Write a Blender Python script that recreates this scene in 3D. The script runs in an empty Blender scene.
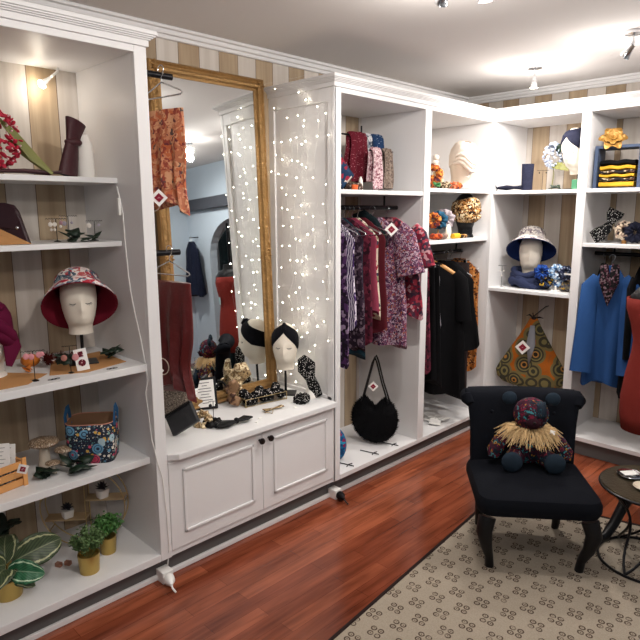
import bpy, math, random
from math import sin, cos, pi, radians as R, atan2, sqrt, exp
from mathutils import Vector, Matrix, Euler
random.seed(7)
COL = bpy.context.scene.collection
SC = 1.1                                   # everything is laid out at 1.5 m eye height, scaled to real size at the end

# ------------------------------------------------------------------ mesh builder
class MB:
    def __init__(s, off=(0, 0, 0)):
        s.v = []; s.f = []; s.M = Matrix.Identity(4); s.off = Vector(off); s.uv = {}
    def xf(s, loc=(0, 0, 0), rot=(0, 0, 0), sc=(1, 1, 1)):
        s.M = Matrix.Translation(loc) @ Euler(rot).to_matrix().to_4x4() @ Matrix.Diagonal((*sc, 1)); return s
    def add(s, vs, fs):
        b = len(s.v)
        s.v += [s.M @ Vector(p) - s.off for p in vs]
        s.f += [tuple(i + b for i in f) for f in fs]
        return b
    def box(s, x0, x1, y0, y1, z0, z1):
        s.add([(x, y, z) for z in (z0, z1) for y in (y0, y1) for x in (x0, x1)],
              [(0, 2, 3, 1), (4, 5, 7, 6), (0, 1, 5, 4), (2, 6, 7, 3), (0, 4, 6, 2), (1, 3, 7, 5)]); return s
    def prism(s, poly, z0, z1):             # poly in xy, counter-clockwise
        n = len(poly)
        s.add([(x, y, z0) for x, y in poly] + [(x, y, z1) for x, y in poly],
              [tuple(range(n))[::-1], tuple(range(n, 2 * n))] + [(i, (i + 1) % n, (i + 1) % n + n, i + n) for i in range(n)]); return s
    def loft(s, rings, caps=True, closed=False):
        n = len(rings[0]); vs = [p for r in rings for p in r]; fs = []
        m = len(rings)
        for i in range(m if closed else m - 1):
            a = i * n; b = ((i + 1) % m) * n
            for j in range(n): fs.append((a + j, a + (j + 1) % n, b + (j + 1) % n, b + j))
        if caps and not closed: fs += [tuple(range(n))[::-1], tuple(range((m - 1) * n, m * n))]
        s.add(vs, fs); return s
    def tube(s, pts, r, n=8, closed=False, flat=1.0, up=(0, 0, 1)):
        pts = [Vector(p) for p in pts]; m = len(pts)
        rs = r if isinstance(r, (list, tuple)) else [r] * m
        rings = []; prev = None
        for i, p in enumerate(pts):
            a = pts[(i - 1) % m] if (closed or i > 0) else p
            b = pts[(i + 1) % m] if (closed or i < m - 1) else p
            t = (b - a).normalized()
            u = Vector(up) if prev is None else prev
            u = u - t * u.dot(t)
            if u.length < 1e-4: u = Vector((1, 0, 0)) - t * t.x
            u.normalize(); prev = u; w = t.cross(u)
            rings.append([p + u * (rs[i] * flat * cos(2 * pi * k / n)) + w * (rs[i] * sin(2 * pi * k / n)) for k in range(n)])
        return s.loft(rings, closed=closed)
    def ell(s, c, rx, ry=None, rz=None, n=16, fn=None):
        ry = ry or rx; rz = rz or rx; rings = []
        m = max(6, n // 2)
        for i in range(m + 1):
            ph = pi * min(max(i / m, .02), .98); ring = []
            for k in range(n):
                th = 2 * pi * k / n; q = 1 if not fn else fn(th, ph)
                ring.append((c[0] + rx * q * sin(ph) * cos(th), c[1] + ry * q * sin(ph) * sin(th), c[2] - rz * q * cos(ph)))
            rings.append(ring)
        return s.loft(rings)
    def lathe(s, prof, c=(0, 0, 0), n=32, fn=None, caps=False):
        rings = []
        for i, (r, z) in enumerate(prof):
            rings.append([(c[0] + r * (fn(2 * pi * k / n, i) if fn else 1) * cos(2 * pi * k / n),
                           c[1] + r * (fn(2 * pi * k / n, i) if fn else 1) * sin(2 * pi * k / n), c[2] + z) for k in range(n)])
        return s.loft(rings, caps=caps)
    def grid(s, fn, nu, nv, uv=False):
        b = s.add([fn(i / nu, j / nv) for i in range(nu + 1) for j in range(nv + 1)],
              [(i * (nv + 1) + j, (i + 1) * (nv + 1) + j, (i + 1) * (nv + 1) + j + 1, i * (nv + 1) + j + 1) for i in range(nu) for j in range(nv)])
        if uv:
            for i in range(nu + 1):
                for j in range(nv + 1): s.uv[b + i * (nv + 1) + j] = (i / nu, j / nv)
        return s
    def build(s, name, mat, parent=None, smooth=True, bevel=0, solid=0, kind=None, label=None):
        me = bpy.data.meshes.new(name); me.from_pydata([tuple(p) for p in s.v], [], s.f); me.validate(); me.update()
        import bmesh
        bm = bmesh.new(); bm.from_mesh(me); bmesh.ops.recalc_face_normals(bm, faces=bm.faces); bm.to_mesh(me); bm.free()
        if s.uv:
            ul = me.uv_layers.new(name='UVMap')
            for lp in me.loops: ul.data[lp.index].uv = s.uv.get(lp.vertex_index, (0, 0))
        me.materials.append(mat)
        if smooth:
            me.polygons.foreach_set('use_smooth', [True] * len(me.polygons))
            try: me.set_sharp_from_angle(angle=R(40))
            except Exception: pass
        o = bpy.data.objects.new(name, me); COL.objects.link(o)
        if solid:
            md = o.modifiers.new('Solid', 'SOLIDIFY'); md.thickness = solid; md.offset = 0
        if bevel:
            md = o.modifiers.new('Bevel', 'BEVEL'); md.width = bevel; md.segments = 2; md.limit_method = 'ANGLE'; md.angle_limit = R(50)
        if parent: o.parent = parent
        if kind: o['kind'] = kind
        if label: o['label'] = label
        return o

def thing(name, label, cat, loc=(0, 0, 0), rz=0, group=None, rot=None):
    o = bpy.data.objects.new(name, None); COL.objects.link(o); o.location = loc
    o.rotation_euler = rot if rot else (0, 0, rz); o.empty_display_size = .05
    o['label'] = label; o['category'] = cat
    if group: o['group'] = group
    return o
def tag(o, label, cat, group=None, loc=None, rz=None, rot=None):
    o['label'] = label; o['category'] = cat
    if group: o['group'] = group
    if loc is not None: o.location = loc
    if rz is not None: o.rotation_euler = (0, 0, rz)
    if rot is not None: o.rotation_euler = rot
    return o
def copy_tree(o, parent=None):
    c = o.copy(); COL.objects.link(c)
    if parent: c.parent = parent
    for ch in list(o.children): copy_tree(ch, c)
    return c
CAM = (2.021, 0.0, 1.5)
def face_cam(x, y, extra=0): return atan2(CAM[0] - x, y) + extra

# ------------------------------------------------------------------ materials
def newmat(name):
    m = bpy.data.materials.new(name); m.use_nodes = True; nt = m.node_tree
    b = nt.nodes['Principled BSDF']; return m, nt, b
def N(nt, t, **k):
    n = nt.nodes.new(t)
    for a, v in k.items(): setattr(n, a, v)
    return n
def mth(nt, op, a, b=None, c=None):
    n = nt.nodes.new('ShaderNodeMath'); n.operation = op
    for i, v in enumerate((a, b, c)):
        if v is None: continue
        if isinstance(v, (int, float)): n.inputs[i].default_value = v
        else: nt.links.new(v, n.inputs[i])
    return n.outputs[0]
def srgb(c):
    if isinstance(c, str): c = [int(c[i:i + 2], 16) / 255 for i in (0, 2, 4)]
    return tuple((x / 12.92 if x <= .04045 else ((x + .055) / 1.055) ** 2.4) for x in c[:3]) + (1,)
def addbump(nt, b, src, strength=.3, dist=.01):
    bp = N(nt, 'ShaderNodeBump'); bp.inputs['Strength'].default_value = strength; bp.inputs['Distance'].default_value = dist
    nt.links.new(src, bp.inputs['Height']); nt.links.new(bp.outputs[0], b.inputs['Normal'])
def plain(name, c, rough=.5, metal=0, bump=0, bs=60, emit=0, trans=0, sheen=0, spec=None, var=0):
    m, nt, b = newmat(name); col = srgb(c)
    b.inputs['Base Color'].default_value = col; b.inputs['Roughness'].default_value = rough; b.inputs['Metallic'].default_value = metal
    if sheen: b.inputs['Sheen Weight'].default_value = sheen
    b.inputs['Specular IOR Level'].default_value = spec if spec is not None else (.15 if rough >= .75 else .5)
    if emit: b.inputs['Emission Color'].default_value = col; b.inputs['Emission Strength'].default_value = emit
    if trans: b.inputs['Transmission Weight'].default_value = trans
    tc = N(nt, 'ShaderNodeTexCoord'); no = N(nt, 'ShaderNodeTexNoise'); no.inputs['Scale'].default_value = bs; no.inputs['Detail'].default_value = 4
    nt.links.new(tc.outputs['Object'], no.inputs['Vector'])
    if bump: addbump(nt, b, no.outputs[0], bump, .01)
    if var:
        n2 = N(nt, 'ShaderNodeTexNoise'); n2.inputs['Scale'].default_value = 7; nt.links.new(tc.outputs['Object'], n2.inputs['Vector'])
        mx = N(nt, 'ShaderNodeMix', data_type='RGBA'); mx.inputs[6].default_value = tuple(x * (1 - var) for x in col[:3]) + (1,)
        mx.inputs[7].default_value = tuple(min(1, x * (1 + var)) for x in col[:3]) + (1,)
        nt.links.new(n2.outputs[0], mx.inputs[0]); nt.links.new(mx.outputs[2], b.inputs['Base Color'])
    return m
def cprint(name, stops, scale=40, tex='cell', rough=.8, distort=.0, bump=.35, sx=(1, 1, 1), metal=0):
    """printed cloth: random cells, rings, dots or noise through a stepped ramp"""
    m, nt, b = newmat(name); tc = N(nt, 'ShaderNodeTexCoord'); mp = N(nt, 'ShaderNodeMapping'); mp.inputs['Scale'].default_value = sx
    nt.links.new(tc.outputs['Object'], mp.inputs[0]); vec = mp.outputs[0]
    if distort:
        no = N(nt, 'ShaderNodeTexNoise'); no.inputs['Scale'].default_value = scale * .5; nt.links.new(vec, no.inputs['Vector'])
        mx = N(nt, 'ShaderNodeMix', data_type='RGBA'); mx.inputs[0].default_value = distort
        nt.links.new(vec, mx.inputs[6]); nt.links.new(no.outputs['Color'], mx.inputs[7]); vec = mx.outputs[2]
    if tex == 'noise':
        t = N(nt, 'ShaderNodeTexNoise'); t.inputs['Scale'].default_value = scale; t.inputs['Detail'].default_value = 5; out = t.outputs[0]
    elif tex == 'wave':
        t = N(nt, 'ShaderNodeTexWave'); t.inputs['Scale'].default_value = scale; t.inputs['Distortion'].default_value = 6; out = t.outputs['Fac']
    else:
        t = N(nt, 'ShaderNodeTexVoronoi'); t.inputs['Scale'].default_value = scale
        if tex == 'cell':
            sp = N(nt, 'ShaderNodeSeparateColor'); nt.links.new(t.outputs['Color'], sp.inputs[0]); out = sp.outputs[0]
        elif tex == 'ring':
            out = t.outputs['Distance']
        else: out = t.outputs['Distance']
    nt.links.new(vec, t.inputs['Vector'])
    cr = N(nt, 'ShaderNodeValToRGB'); cr.color_ramp.interpolation = 'CONSTANT'; el = cr.color_ramp.elements
    el[0].position = stops[0][0]; el[0].color = srgb(stops[0][1]); el[1].position = stops[1][0]; el[1].color = srgb(stops[1][1])
    for p, c in stops[2:]:
        e = el.new(p); e.color = srgb(c)
    nt.links.new(out, cr.inputs[0]); nt.links.new(cr.outputs[0], b.inputs['Base Color'])
    b.inputs['Roughness'].default_value = rough; b.inputs['Metallic'].default_value = metal; b.inputs['Specular IOR Level'].default_value = .15 if rough > .7 else .45
    n3 = N(nt, 'ShaderNodeTexNoise'); n3.inputs['Scale'].default_value = 22; nt.links.new(tc.outputs['Object'], n3.inputs['Vector'])
    if bump: addbump(nt, b, n3.outputs[0], bump, .02)
    return m

def boards_mat(name, axis, offset, w, tan_even):
    m, nt, b = newmat(name); tc = N(nt, 'ShaderNodeTexCoord'); sp = N(nt, 'ShaderNodeSeparateXYZ'); nt.links.new(tc.outputs['Object'], sp.inputs[0])
    u = mth(nt, 'DIVIDE', mth(nt, 'SUBTRACT', sp.outputs[axis], offset), w)
    fl = mth(nt, 'FLOOR', u); fr = mth(nt, 'SUBTRACT', u, fl)
    par = mth(nt, 'PINGPONG', fl, 1.0)                       # 0 / 1 alternate
    wn = N(nt, 'ShaderNodeTexWhiteNoise', noise_dimensions='1D'); nt.links.new(fl, wn.inputs['W'])
    mp = N(nt, 'ShaderNodeMapping'); mp.inputs['Scale'].default_value = (30, 30, 1.6); nt.links.new(tc.outputs['Object'], mp.inputs[0])
    cb = N(nt, 'ShaderNodeCombineXYZ'); nt.links.new(fl, cb.inputs[2]); ad = N(nt, 'ShaderNodeVectorMath', operation='ADD')
    nt.links.new(mp.outputs[0], ad.inputs[0]); sc = N(nt, 'ShaderNodeVectorMath', operation='SCALE'); nt.links.new(cb.outputs[0], sc.inputs[0]); sc.inputs[3].default_value = 7.3
    nt.links.new(sc.outputs[0], ad.inputs[1])
    no = N(nt, 'ShaderNodeTexNoise'); no.inputs['Scale'].default_value = 1; no.inputs['Detail'].default_value = 5; nt.links.new(ad.outputs[0], no.inputs['Vector'])
    def ramp(c0, c1):
        r = N(nt, 'ShaderNodeValToRGB'); r.color_ramp.elements[0].position = .35; r.color_ramp.elements[1].position = .7
        r.color_ramp.elements[0].color = srgb(c0); r.color_ramp.elements[1].color = srgb(c1); nt.links.new(no.outputs[0], r.inputs[0]); return r.outputs[0]
    tan = ramp('a68f74', 'c2ac8e'); wht = ramp('cfc5bb', 'e0d8d0')
    mx = N(nt, 'ShaderNodeMix', data_type='RGBA'); nt.links.new(par, mx.inputs[0])
    nt.links.new(wht if not tan_even else tan, mx.inputs[6]); nt.links.new(tan if not tan_even else wht, mx.inputs[7])
    # slight tone per board, dark seam
    m2 = N(nt, 'ShaderNodeMix', data_type='RGBA', blend_type='MULTIPLY'); m2.inputs[0].default_value = .35
    nt.links.new(mx.outputs[2], m2.inputs[6]); c2 = N(nt, 'ShaderNodeCombineColor'); v = mth(nt, 'MULTIPLY_ADD', wn.outputs[0], .5, .5)
    for i in range(3): nt.links.new(v, c2.inputs[i])
    nt.links.new(c2.outputs[0], m2.inputs[7])
    seam = mth(nt, 'LESS_THAN', mth(nt, 'ABSOLUTE', mth(nt, 'SUBTRACT', fr, .5)), .486)
    m3 = N(nt, 'ShaderNodeMix', data_type='RGBA'); m3.inputs[6].default_value = srgb('6f5c4a'); nt.links.new(m2.outputs[2], m3.inputs[7]); nt.links.new(seam, m3.inputs[0])
    nt.links.new(m3.outputs[2], b.inputs['Base Color']); b.inputs['Roughness'].default_value = .65
    addbump(nt, b, seam, .5, .004)
    return m

def floor_mat():
    m, nt, b = newmat('laminate_floor'); tc = N(nt, 'ShaderNodeTexCoord'); mp = N(nt, 'ShaderNodeMapping'); mp.inputs['Rotation'].default_value = (0, 0, R(90))
    nt.links.new(tc.outputs['Object'], mp.inputs[0])
    br = N(nt, 'ShaderNodeTexBrick'); br.offset = .37; br.inputs['Scale'].default_value = 1; br.inputs['Brick Width'].default_value = .55; br.inputs['Row Height'].default_value = .065
    br.inputs['Mortar Size'].default_value = .0008; br.inputs['Color1'].default_value = srgb('a05b40'); br.inputs['Color2'].default_value = srgb('83442e'); br.inputs['Mortar'].default_value = srgb('5c2818')
    nt.links.new(mp.outputs[0], br.inputs['Vector'])
    m2 = N(nt, 'ShaderNodeMapping'); m2.inputs['Scale'].default_value = (40, 3.0, 1); nt.links.new(tc.outputs['Object'], m2.inputs[0])
    no = N(nt, 'ShaderNodeTexNoise'); no.inputs['Scale'].default_value = 1.0; no.inputs['Detail'].default_value = 6; no.inputs['Distortion'].default_value = .7; nt.links.new(m2.outputs[0], no.inputs['Vector'])
    m4 = N(nt, 'ShaderNodeMapping'); m4.inputs['Scale'].default_value = (11, 2.2, 1); nt.links.new(tc.outputs['Object'], m4.inputs[0])
    n2 = N(nt, 'ShaderNodeTexNoise'); n2.inputs['Scale'].default_value = 1.0; n2.inputs['Detail'].default_value = 3; nt.links.new(m4.outputs[0], n2.inputs['Vector'])
    r = N(nt, 'ShaderNodeValToRGB'); r.color_ramp.elements[0].position = .32; r.color_ramp.elements[0].color = (.42, .33, .28, 1); r.color_ramp.elements[1].position = .62; r.color_ramp.elements[1].color = (1.15, 1.1, 1.05, 1)
    nt.links.new(mth(nt, 'MULTIPLY_ADD', n2.outputs[0], .55, mth(nt, 'MULTIPLY', no.outputs[0], .45)), r.inputs[0])
    mx = N(nt, 'ShaderNodeMix', data_type='RGBA', blend_type='MULTIPLY'); mx.inputs[0].default_value = 1
    nt.links.new(br.outputs[0], mx.inputs[6]); nt.links.new(r.outputs[0], mx.inputs[7]); nt.links.new(mx.outputs[2], b.inputs['Base Color'])
    b.inputs['Roughness'].default_value = .2; b.inputs['Specular IOR Level'].default_value = .5
    return m

def rug_mat():
    m, nt, b = newmat('rug_pile'); tc = N(nt, 'ShaderNodeTexCoord'); mp = N(nt, 'ShaderNodeMapping')
    nt.links.new(tc.outputs['Object'], mp.inputs[0]); mp.inputs['Rotation'].default_value = (0, 0, R(-8)); mp.inputs['Scale'].default_value = (1 / .105, 1 / .078, 1)
    sp = N(nt, 'ShaderNodeSeparateXYZ'); nt.links.new(mp.outputs[0], sp.inputs[0])
    row = mth(nt, 'FLOOR', sp.outputs[1]); x = mth(nt, 'MULTIPLY_ADD', mth(nt, 'PINGPONG', row, 1.0), .5, sp.outputs[0])
    fx = mth(nt, 'SUBTRACT', mth(nt, 'FRACT', x), .5); fy = mth(nt, 'SUBTRACT', mth(nt, 'FRACT', sp.outputs[1]), .5)
    ax = mth(nt, 'SUBTRACT', mth(nt, 'ABSOLUTE', fx), .14); ay = mth(nt, 'SUBTRACT', mth(nt, 'ABSOLUTE', fy), .18)
    ax = mth(nt, 'MULTIPLY', ax, 1.3)
    d = mth(nt, 'SQRT', mth(nt, 'ADD', mth(nt, 'MULTIPLY', ax, ax), mth(nt, 'MULTIPLY', ay, ay)))
    ring = mth(nt, 'LESS_THAN', mth(nt, 'ABSOLUTE', mth(nt, 'SUBTRACT', d, .12)), .035)
    dot = mth(nt, 'LESS_THAN', d, .035)
    mk = mth(nt, 'MAXIMUM', ring, dot)
    no = N(nt, 'ShaderNodeTexNoise'); no.inputs['Scale'].default_value = 45; nt.links.new(tc.outputs['Object'], no.inputs['Vector'])
    mk = mth(nt, 'MULTIPLY', mk, mth(nt, 'MULTIPLY_ADD', mth(nt, 'GREATER_THAN', no.outputs[0], .42), .4, .5))
    wv = N(nt, 'ShaderNodeTexNoise'); wv.inputs['Scale'].default_value = 220; nt.links.new(tc.outputs['Object'], wv.inputs['Vector'])
    base = N(nt, 'ShaderNodeMix', data_type='RGBA'); base.inputs[6].default_value = srgb('8f8475'); base.inputs[7].default_value = srgb('b9ad9d'); nt.links.new(wv.outputs[0], base.inputs[0])
    mx = N(nt, 'ShaderNodeMix', data_type='RGBA'); nt.links.new(mk, mx.inputs[0]); nt.links.new(base.outputs[2], mx.inputs[6]); mx.inputs[7].default_value = srgb('4a3a30')
    nt.links.new(mx.outputs[2], b.inputs['Base Color']); b.inputs['Roughness'].default_value = 1; b.inputs['Specular IOR Level'].default_value = .1
    addbump(nt, b, wv.outputs[0], .5, .004)
    return m

def leaf_mat(name, dark, edge, mid):
    m, nt, b = newmat(name); uv = N(nt, 'ShaderNodeUVMap'); sp = N(nt, 'ShaderNodeSeparateXYZ'); nt.links.new(uv.outputs[0], sp.inputs[0])
    u = mth(nt, 'ABSOLUTE', mth(nt, 'SUBTRACT', sp.outputs[0], .5))       # 0 midrib .. .5 edge
    no = N(nt, 'ShaderNodeTexNoise'); no.inputs['Scale'].default_value = 60; tc = N(nt, 'ShaderNodeTexCoord'); nt.links.new(tc.outputs['Object'], no.inputs['Vector'])
    uu = mth(nt, 'MULTIPLY_ADD', mth(nt, 'SUBTRACT', no.outputs[0], .5), .12, u)
    band = mth(nt, 'LESS_THAN', mth(nt, 'ABSOLUTE', mth(nt, 'SUBTRACT', uu, .37)), .03)
    rib = mth(nt, 'LESS_THAN', u, .02)
    wv = N(nt, 'ShaderNodeMath', operation='SINE'); nt.links.new(mth(nt, 'MULTIPLY', mth(nt, 'SUBTRACT', sp.outputs[1], u), 60.0), wv.inputs[0])
    mx0 = N(nt, 'ShaderNodeMix', data_type='RGBA'); mx0.inputs[6].default_value = srgb(dark); mx0.inputs[7].default_value = srgb(mid); nt.links.new(mth(nt, 'MULTIPLY_ADD', wv.outputs[0], .3, .35), mx0.inputs[0])
    mx = N(nt, 'ShaderNodeMix', data_type='RGBA'); nt.links.new(mth(nt, 'MULTIPLY_ADD', rib, .35, band), mx.inputs[0]); nt.links.new(mx0.outputs[2], mx.inputs[6]); mx.inputs[7].default_value = srgb(edge)
    nt.links.new(mx.outputs[2], b.inputs['Base Color']); b.inputs['Roughness'].default_value = .45
    return m

WHITE = plain('white_paint', 'e4e3e4', .45, bump=.03, bs=20)
WHITE2 = plain('white_shelf_paint', 'e2e2e3', .4)
GREYP = plain('grey_plinth', '62605f', .7)
CEIL = plain('ceiling_paint', 'dcd8d6', .9)
PLASTER = plain('pale_blue_plaster', 'b9c6d2', .9)
BOARD_L = boards_mat('boards_left', 1, .93, .1125, True)
BOARD_B = boards_mat('boards_back', 0, .06, .115, True)
BLACK = plain('black_metal', '17161a', .35, .6)
BLKWOOD = plain('black_lacquer', '0c0c10', .45, spec=.3)
GOLD = plain('gold_brass', 'c2a566', .32, .9, bump=.1)
GOLDWIRE = plain('gold_wire', 'c9b283', .35, .8)
CHROME = plain('chrome', 'd5d7da', .2, 1)
CANVAS = plain('canvas_head', 'e9e0d2', .85, bump=.15, bs=300)
CANVASW = plain('white_form', 'f0ece6', .6)
WOOD = plain('hanger_wood', 'b98549', .45, var=.2)
CRATE = plain('crate_pine', 'd79a5b', .6, var=.15)
KRAFT = plain('kraft_paper', 'bd8c5c', .9, bump=.2)
PAPER = plain('white_paper', 'f3f1ee', .8)
INK = plain('printed_ink', '4b4b50', .9)
TAGRED = plain('tag_maroon', '8a2438', .8)
MIRROR = plain('mirror_glass', 'eef2f2', .015, 1)
GLASSM = plain('clear_glass', 'ffffff', .02, trans=1)
PLASTIC = plain('white_plastic', 'f2f1ee', .4)
CABLE = plain('white_cable', 'ecebe8', .5)
DKGREEN = plain('dark_green_leaf', '14291b', .5, var=.3)
LIT = plain('lamp_glow', 'fff1d6', .3, emit=40)
BULB = plain('fairy_bulb', 'fff4dc', .3, emit=55)

# ------------------------------------------------------------------ setting
XL, YB, CZ = -.47, 4.03, 2.29
XR, YF = 3.35, -1.6
def struct(name, mb, mat, **k):
    return mb.build(name, mat, kind='structure', **k)
struct('floor', MB().box(XL - .06, XR + .06, YF - .06, 5.2, -.06, 0), floor_mat(), smooth=False)
struct('ceiling', MB().box(XL - .06, XR + .06, YF - .06, 5.2, CZ, CZ + .06), CEIL, smooth=False)
struct('wall_left', MB().box(XL - .06, XL, YF - .06, YB + .06, 0, CZ), BOARD_L, smooth=False)
struct('wall_front', MB().box(XL - .06, XR + .06, YF - .06, YF, 0, CZ), PLASTER, smooth=False)
struct('wall_right', MB().box(XR, XR + .06, YF, 5.2, 0, CZ), PLASTER, smooth=False)
# back wall: boards behind the shelving, plaster with an arch to its right
struct('wall_back', MB().box(XL - .06, 1.75, YB, YB + .06, 0, CZ), BOARD_B, smooth=False)
ab = MB(); x0, x1, sz = 2.0, 2.95, 1.25
arc = [(x0 + (x1 - x0) / 2 - (x1 - x0) / 2 * cos(pi * k / 16), sz + .42 * sin(pi * k / 16)) for k in range(17)]
for yy in (YB, YB + .1):
    vs = [(1.75, yy, 0), (1.75, yy, CZ), (XR, yy, CZ), (XR, yy, 0), (x1, yy, 0)] + [(x, yy, z) for x, z in arc[::-1]] + [(x0, yy, 0)]
    n = len(vs)
    ab.add([(1.75, yy, 0), (x0, yy, 0), (x0, yy, sz), (1.75, yy, CZ), (XR, yy, 0), (x1, yy, 0), (x1, yy, sz), (XR, yy, CZ)], [(0, 1, 2, 3), (5, 4, 7, 6)])
    ab.add([(x, yy, z) for x, z in arc] + [(1.75 + (XR - 1.75) * k / 16, yy, CZ) for k in range(17)], [(k, k + 1, k + 18, k + 17) for k in range(16)])
edge = [(x0, 0)] + arc + [(x1, 0)]
ab.add([(x, YB, z) for x, z in edge] + [(x, YB + .1, z) for x, z in edge], [(k, k + 1, k + 1 + len(edge), k + len(edge)) for k in range(len(edge) - 1)])
struct('trim_5', ab, PLASTER, smooth=False)
struct('trim_6', MB().box(1.75, XR, 5.14, 5.2, 0, CZ), plain('cream_plaster', 'd8d2c4', .9), smooth=False)
struct('trim_7', MB().box(1.70, 1.75, YB, 5.2, 0, CZ), PLASTER, smooth=False)
struct('trim_4', MB().box(1.75, XR, YB - .09, YB, 1.80, 1.92), plain('dark_beam', '3c3f47', .7), smooth=False)
# moulding where the boarded walls meet the ceiling
c = MB().box(XL, XL + .018, YF, YB, 2.242, CZ).box(XL, XL + .035, YF, YB, 2.258, CZ).box(XL, XL + .055, YF, YB, 2.276, CZ)
struct('trim_1', c, WHITE, smooth=False, bevel=.004)
c = MB().box(XL, 1.7, YB - .018, YB, 2.242, CZ).box(XL, 1.7, YB - .035, YB, 2.258, CZ).box(XL, 1.7, YB - .055, YB, 2.276, CZ)
struct('trim_2', c, WHITE, smooth=False, bevel=.004)
# low white strip on the floor before the plinths
struct('baseboard_left', MB().box(-.05, -.036, -.2, 3.55, 0, .022), WHITE, smooth=False, bevel=.003)

# ------------------------------------------------------------------ shelving
CROWN = ((2.063, 2.084, .008), (2.084, 2.089, .014), (2.089, 2.094, .020), (2.094, 2.100, .026), (2.100, 2.115, .031))
def crown(mb, x0, x1, y0, y1, ex, ey0, ey1, front='x'):
    """stepped cornice over a unit: projects ex to the front, ey0/ey1 at the ends"""
    for k, (z0, z1, e) in enumerate(CROWN):
        if front == 'x': mb.box(x0, x1 + e * ex, y0 - e * ey0, y1 + e * ey1, z0, z1)
        else: mb.box(x0 - e * ey0, x1 + e * ey1, y0 - e * ex, y1, z0, z1)
    return mb
# bay A
A0, A1 = .05, 1.123
t = thing('shelf_unit', 'tall white open shelf unit at the left with four shelves of hats, plants and baskets', 'shelving unit', (-.235, .6, 0))
def P(name, mb, mat=WHITE, bevel=.002, **k):
    for i in range(len(mb.v)): mb.v[i] = mb.v[i] - t.location
    return mb.build(name, mat, t, smooth=False, bevel=bevel, **k)
P('side_panel', MB().box(XL, -.018, A1, A1 + .03, .1, 2.06)); P('side_panel', MB().box(XL, -.018, A0 - .03, A0, .1, 2.06))
P('face_frame', MB().box(-.018, 0, A1, A1 + .0485, .1, 2.063).box(-.018, 0, A0 - .05, A0, .1, 2.063).box(-.018, 0, A0, A1, 2.04, 2.063))
P('top_panel', MB().box(XL, -.018, A0, A1, 2.04, 2.06))
P('bottom_panel', MB().box(XL, -.0, A0, A1 - .0003, .1, .131))
for z, xf in ((1.62, -.175), (1.383, -.168), (.919, -.028), (.536, -.047)):
    P('shelf', MB().box(XL, xf, A0, A1, z - .02 if z > 1 else z - .028, z), WHITE2)
P('cornice', crown(MB(), XL, 0, A0 - .05, A1 + .048, 1, 0, 1))
P('plinth', MB().box(XL, -.05, A0 - .05, 1.15, 0, .1), GREYP)
# wardrobe C/D
t = thing('wardrobe_unit', 'white double wardrobe unit with hanging rails and a panelled end beside the mirror', 'wardrobe', (-.235, 2.87, 0))
P('side_panel', MB().box(XL, -.018, 2.145, 2.183, .1, 2.06)); P('side_panel', MB().box(XL, -.0, 3.597, 3.62, .1, 2.063))
P('divider', MB().box(XL, -.018, 2.868, 2.905, .1, 2.06))
P('panel_moulding', MB().box(XL, 0, 2.135, 2.146, 2.0, 2.063).box(XL, XL + .04, 2.135, 2.146, .55, 2.0).box(-.045, 0, 2.135, 2.146, .1, 2.0)
  .box(XL, 0, 2.135, 2.146, .1, .56))
P('face_frame', MB().box(-.018, 0, 2.1335, 2.183, .1, 2.063).box(-.018, 0, 2.868, 2.928, .1265, 2.063).box(-.018, 0, 2.183, 2.868, 2.04, 2.063).box(-.018, 0, 2.928, 3.597, 2.04, 2.063))
P('top_panel', MB().box(XL, -.018, 2.183, 3.597, 2.04, 2.06))
P('bottom_panel', MB().box(XL, 0.0005, 2.1835, 3.6, .1, .126))
P('shelf', MB().box(XL, -.004, 2.183, 2.868, 1.575, 1.597), WHITE2)
P('shelf', MB().box(XL, -.004, 2.905, 3.597, 1.598, 1.619), WHITE2); P('shelf', MB().box(XL, -.004, 2.905, 3.597, 1.297, 1.319), WHITE2)
P('cornice', crown(MB(), XL, 0, 2.135, 3.62, 1, 1, 0))
P('plinth', MB().box(XL, -.05, 2.135, 3.6, 0, .1), GREYP)
# E/F unit along the back
FX = 1.45
t = thing('back_shelf_unit', 'white shelf unit along the back wall with hats on shelves and a hanging rail', 'shelving unit', (.7, 3.8, 0))
P('side_panel', MB().box(-.0, .02, 3.6205, YB, .1, 2.063)); P('divider', MB().box(.57, .6, 3.614, YB, .1, 2.06)); P('side_panel', MB().box(FX, FX + .04, 3.614, YB, .1, 2.06))
P('face_frame', MB().box(.56, .611, 3.596, 3.614, .1265, 2.063).box(FX - .01, FX + .04, 3.596, 3.614, .1, 2.063).box(.02, .56, 3.596, 3.614, 2.04, 2.063).box(.611, FX, 3.596, 3.614, 2.04, 2.063).box(0.0005, .02, 3.596, 3.62, .1, 2.063))
P('top_panel', MB().box(.02, FX, 3.614, YB, 2.04, 2.06)); P('bottom_panel', MB().box(.0205, FX, 3.5955, YB, .1, .126))
for z in (1.613, .99): P('shelf', MB().box(.02, .57, 3.6, YB, z - .021, z), WHITE2)
for z in (1.613, 1.302): P('shelf', MB().box(.6, FX, 3.6, YB, z - .021, z), WHITE2)
cb = MB()
for (z0, z1, e) in CROWN:
    cb.box(e, FX + .04 + e, 3.596 - e, YB, z0, z1)
P('cornice', cb)
P('plinth', MB().box(-.05, FX + .04, 3.64, YB, 0, .1), GREYP)
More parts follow.
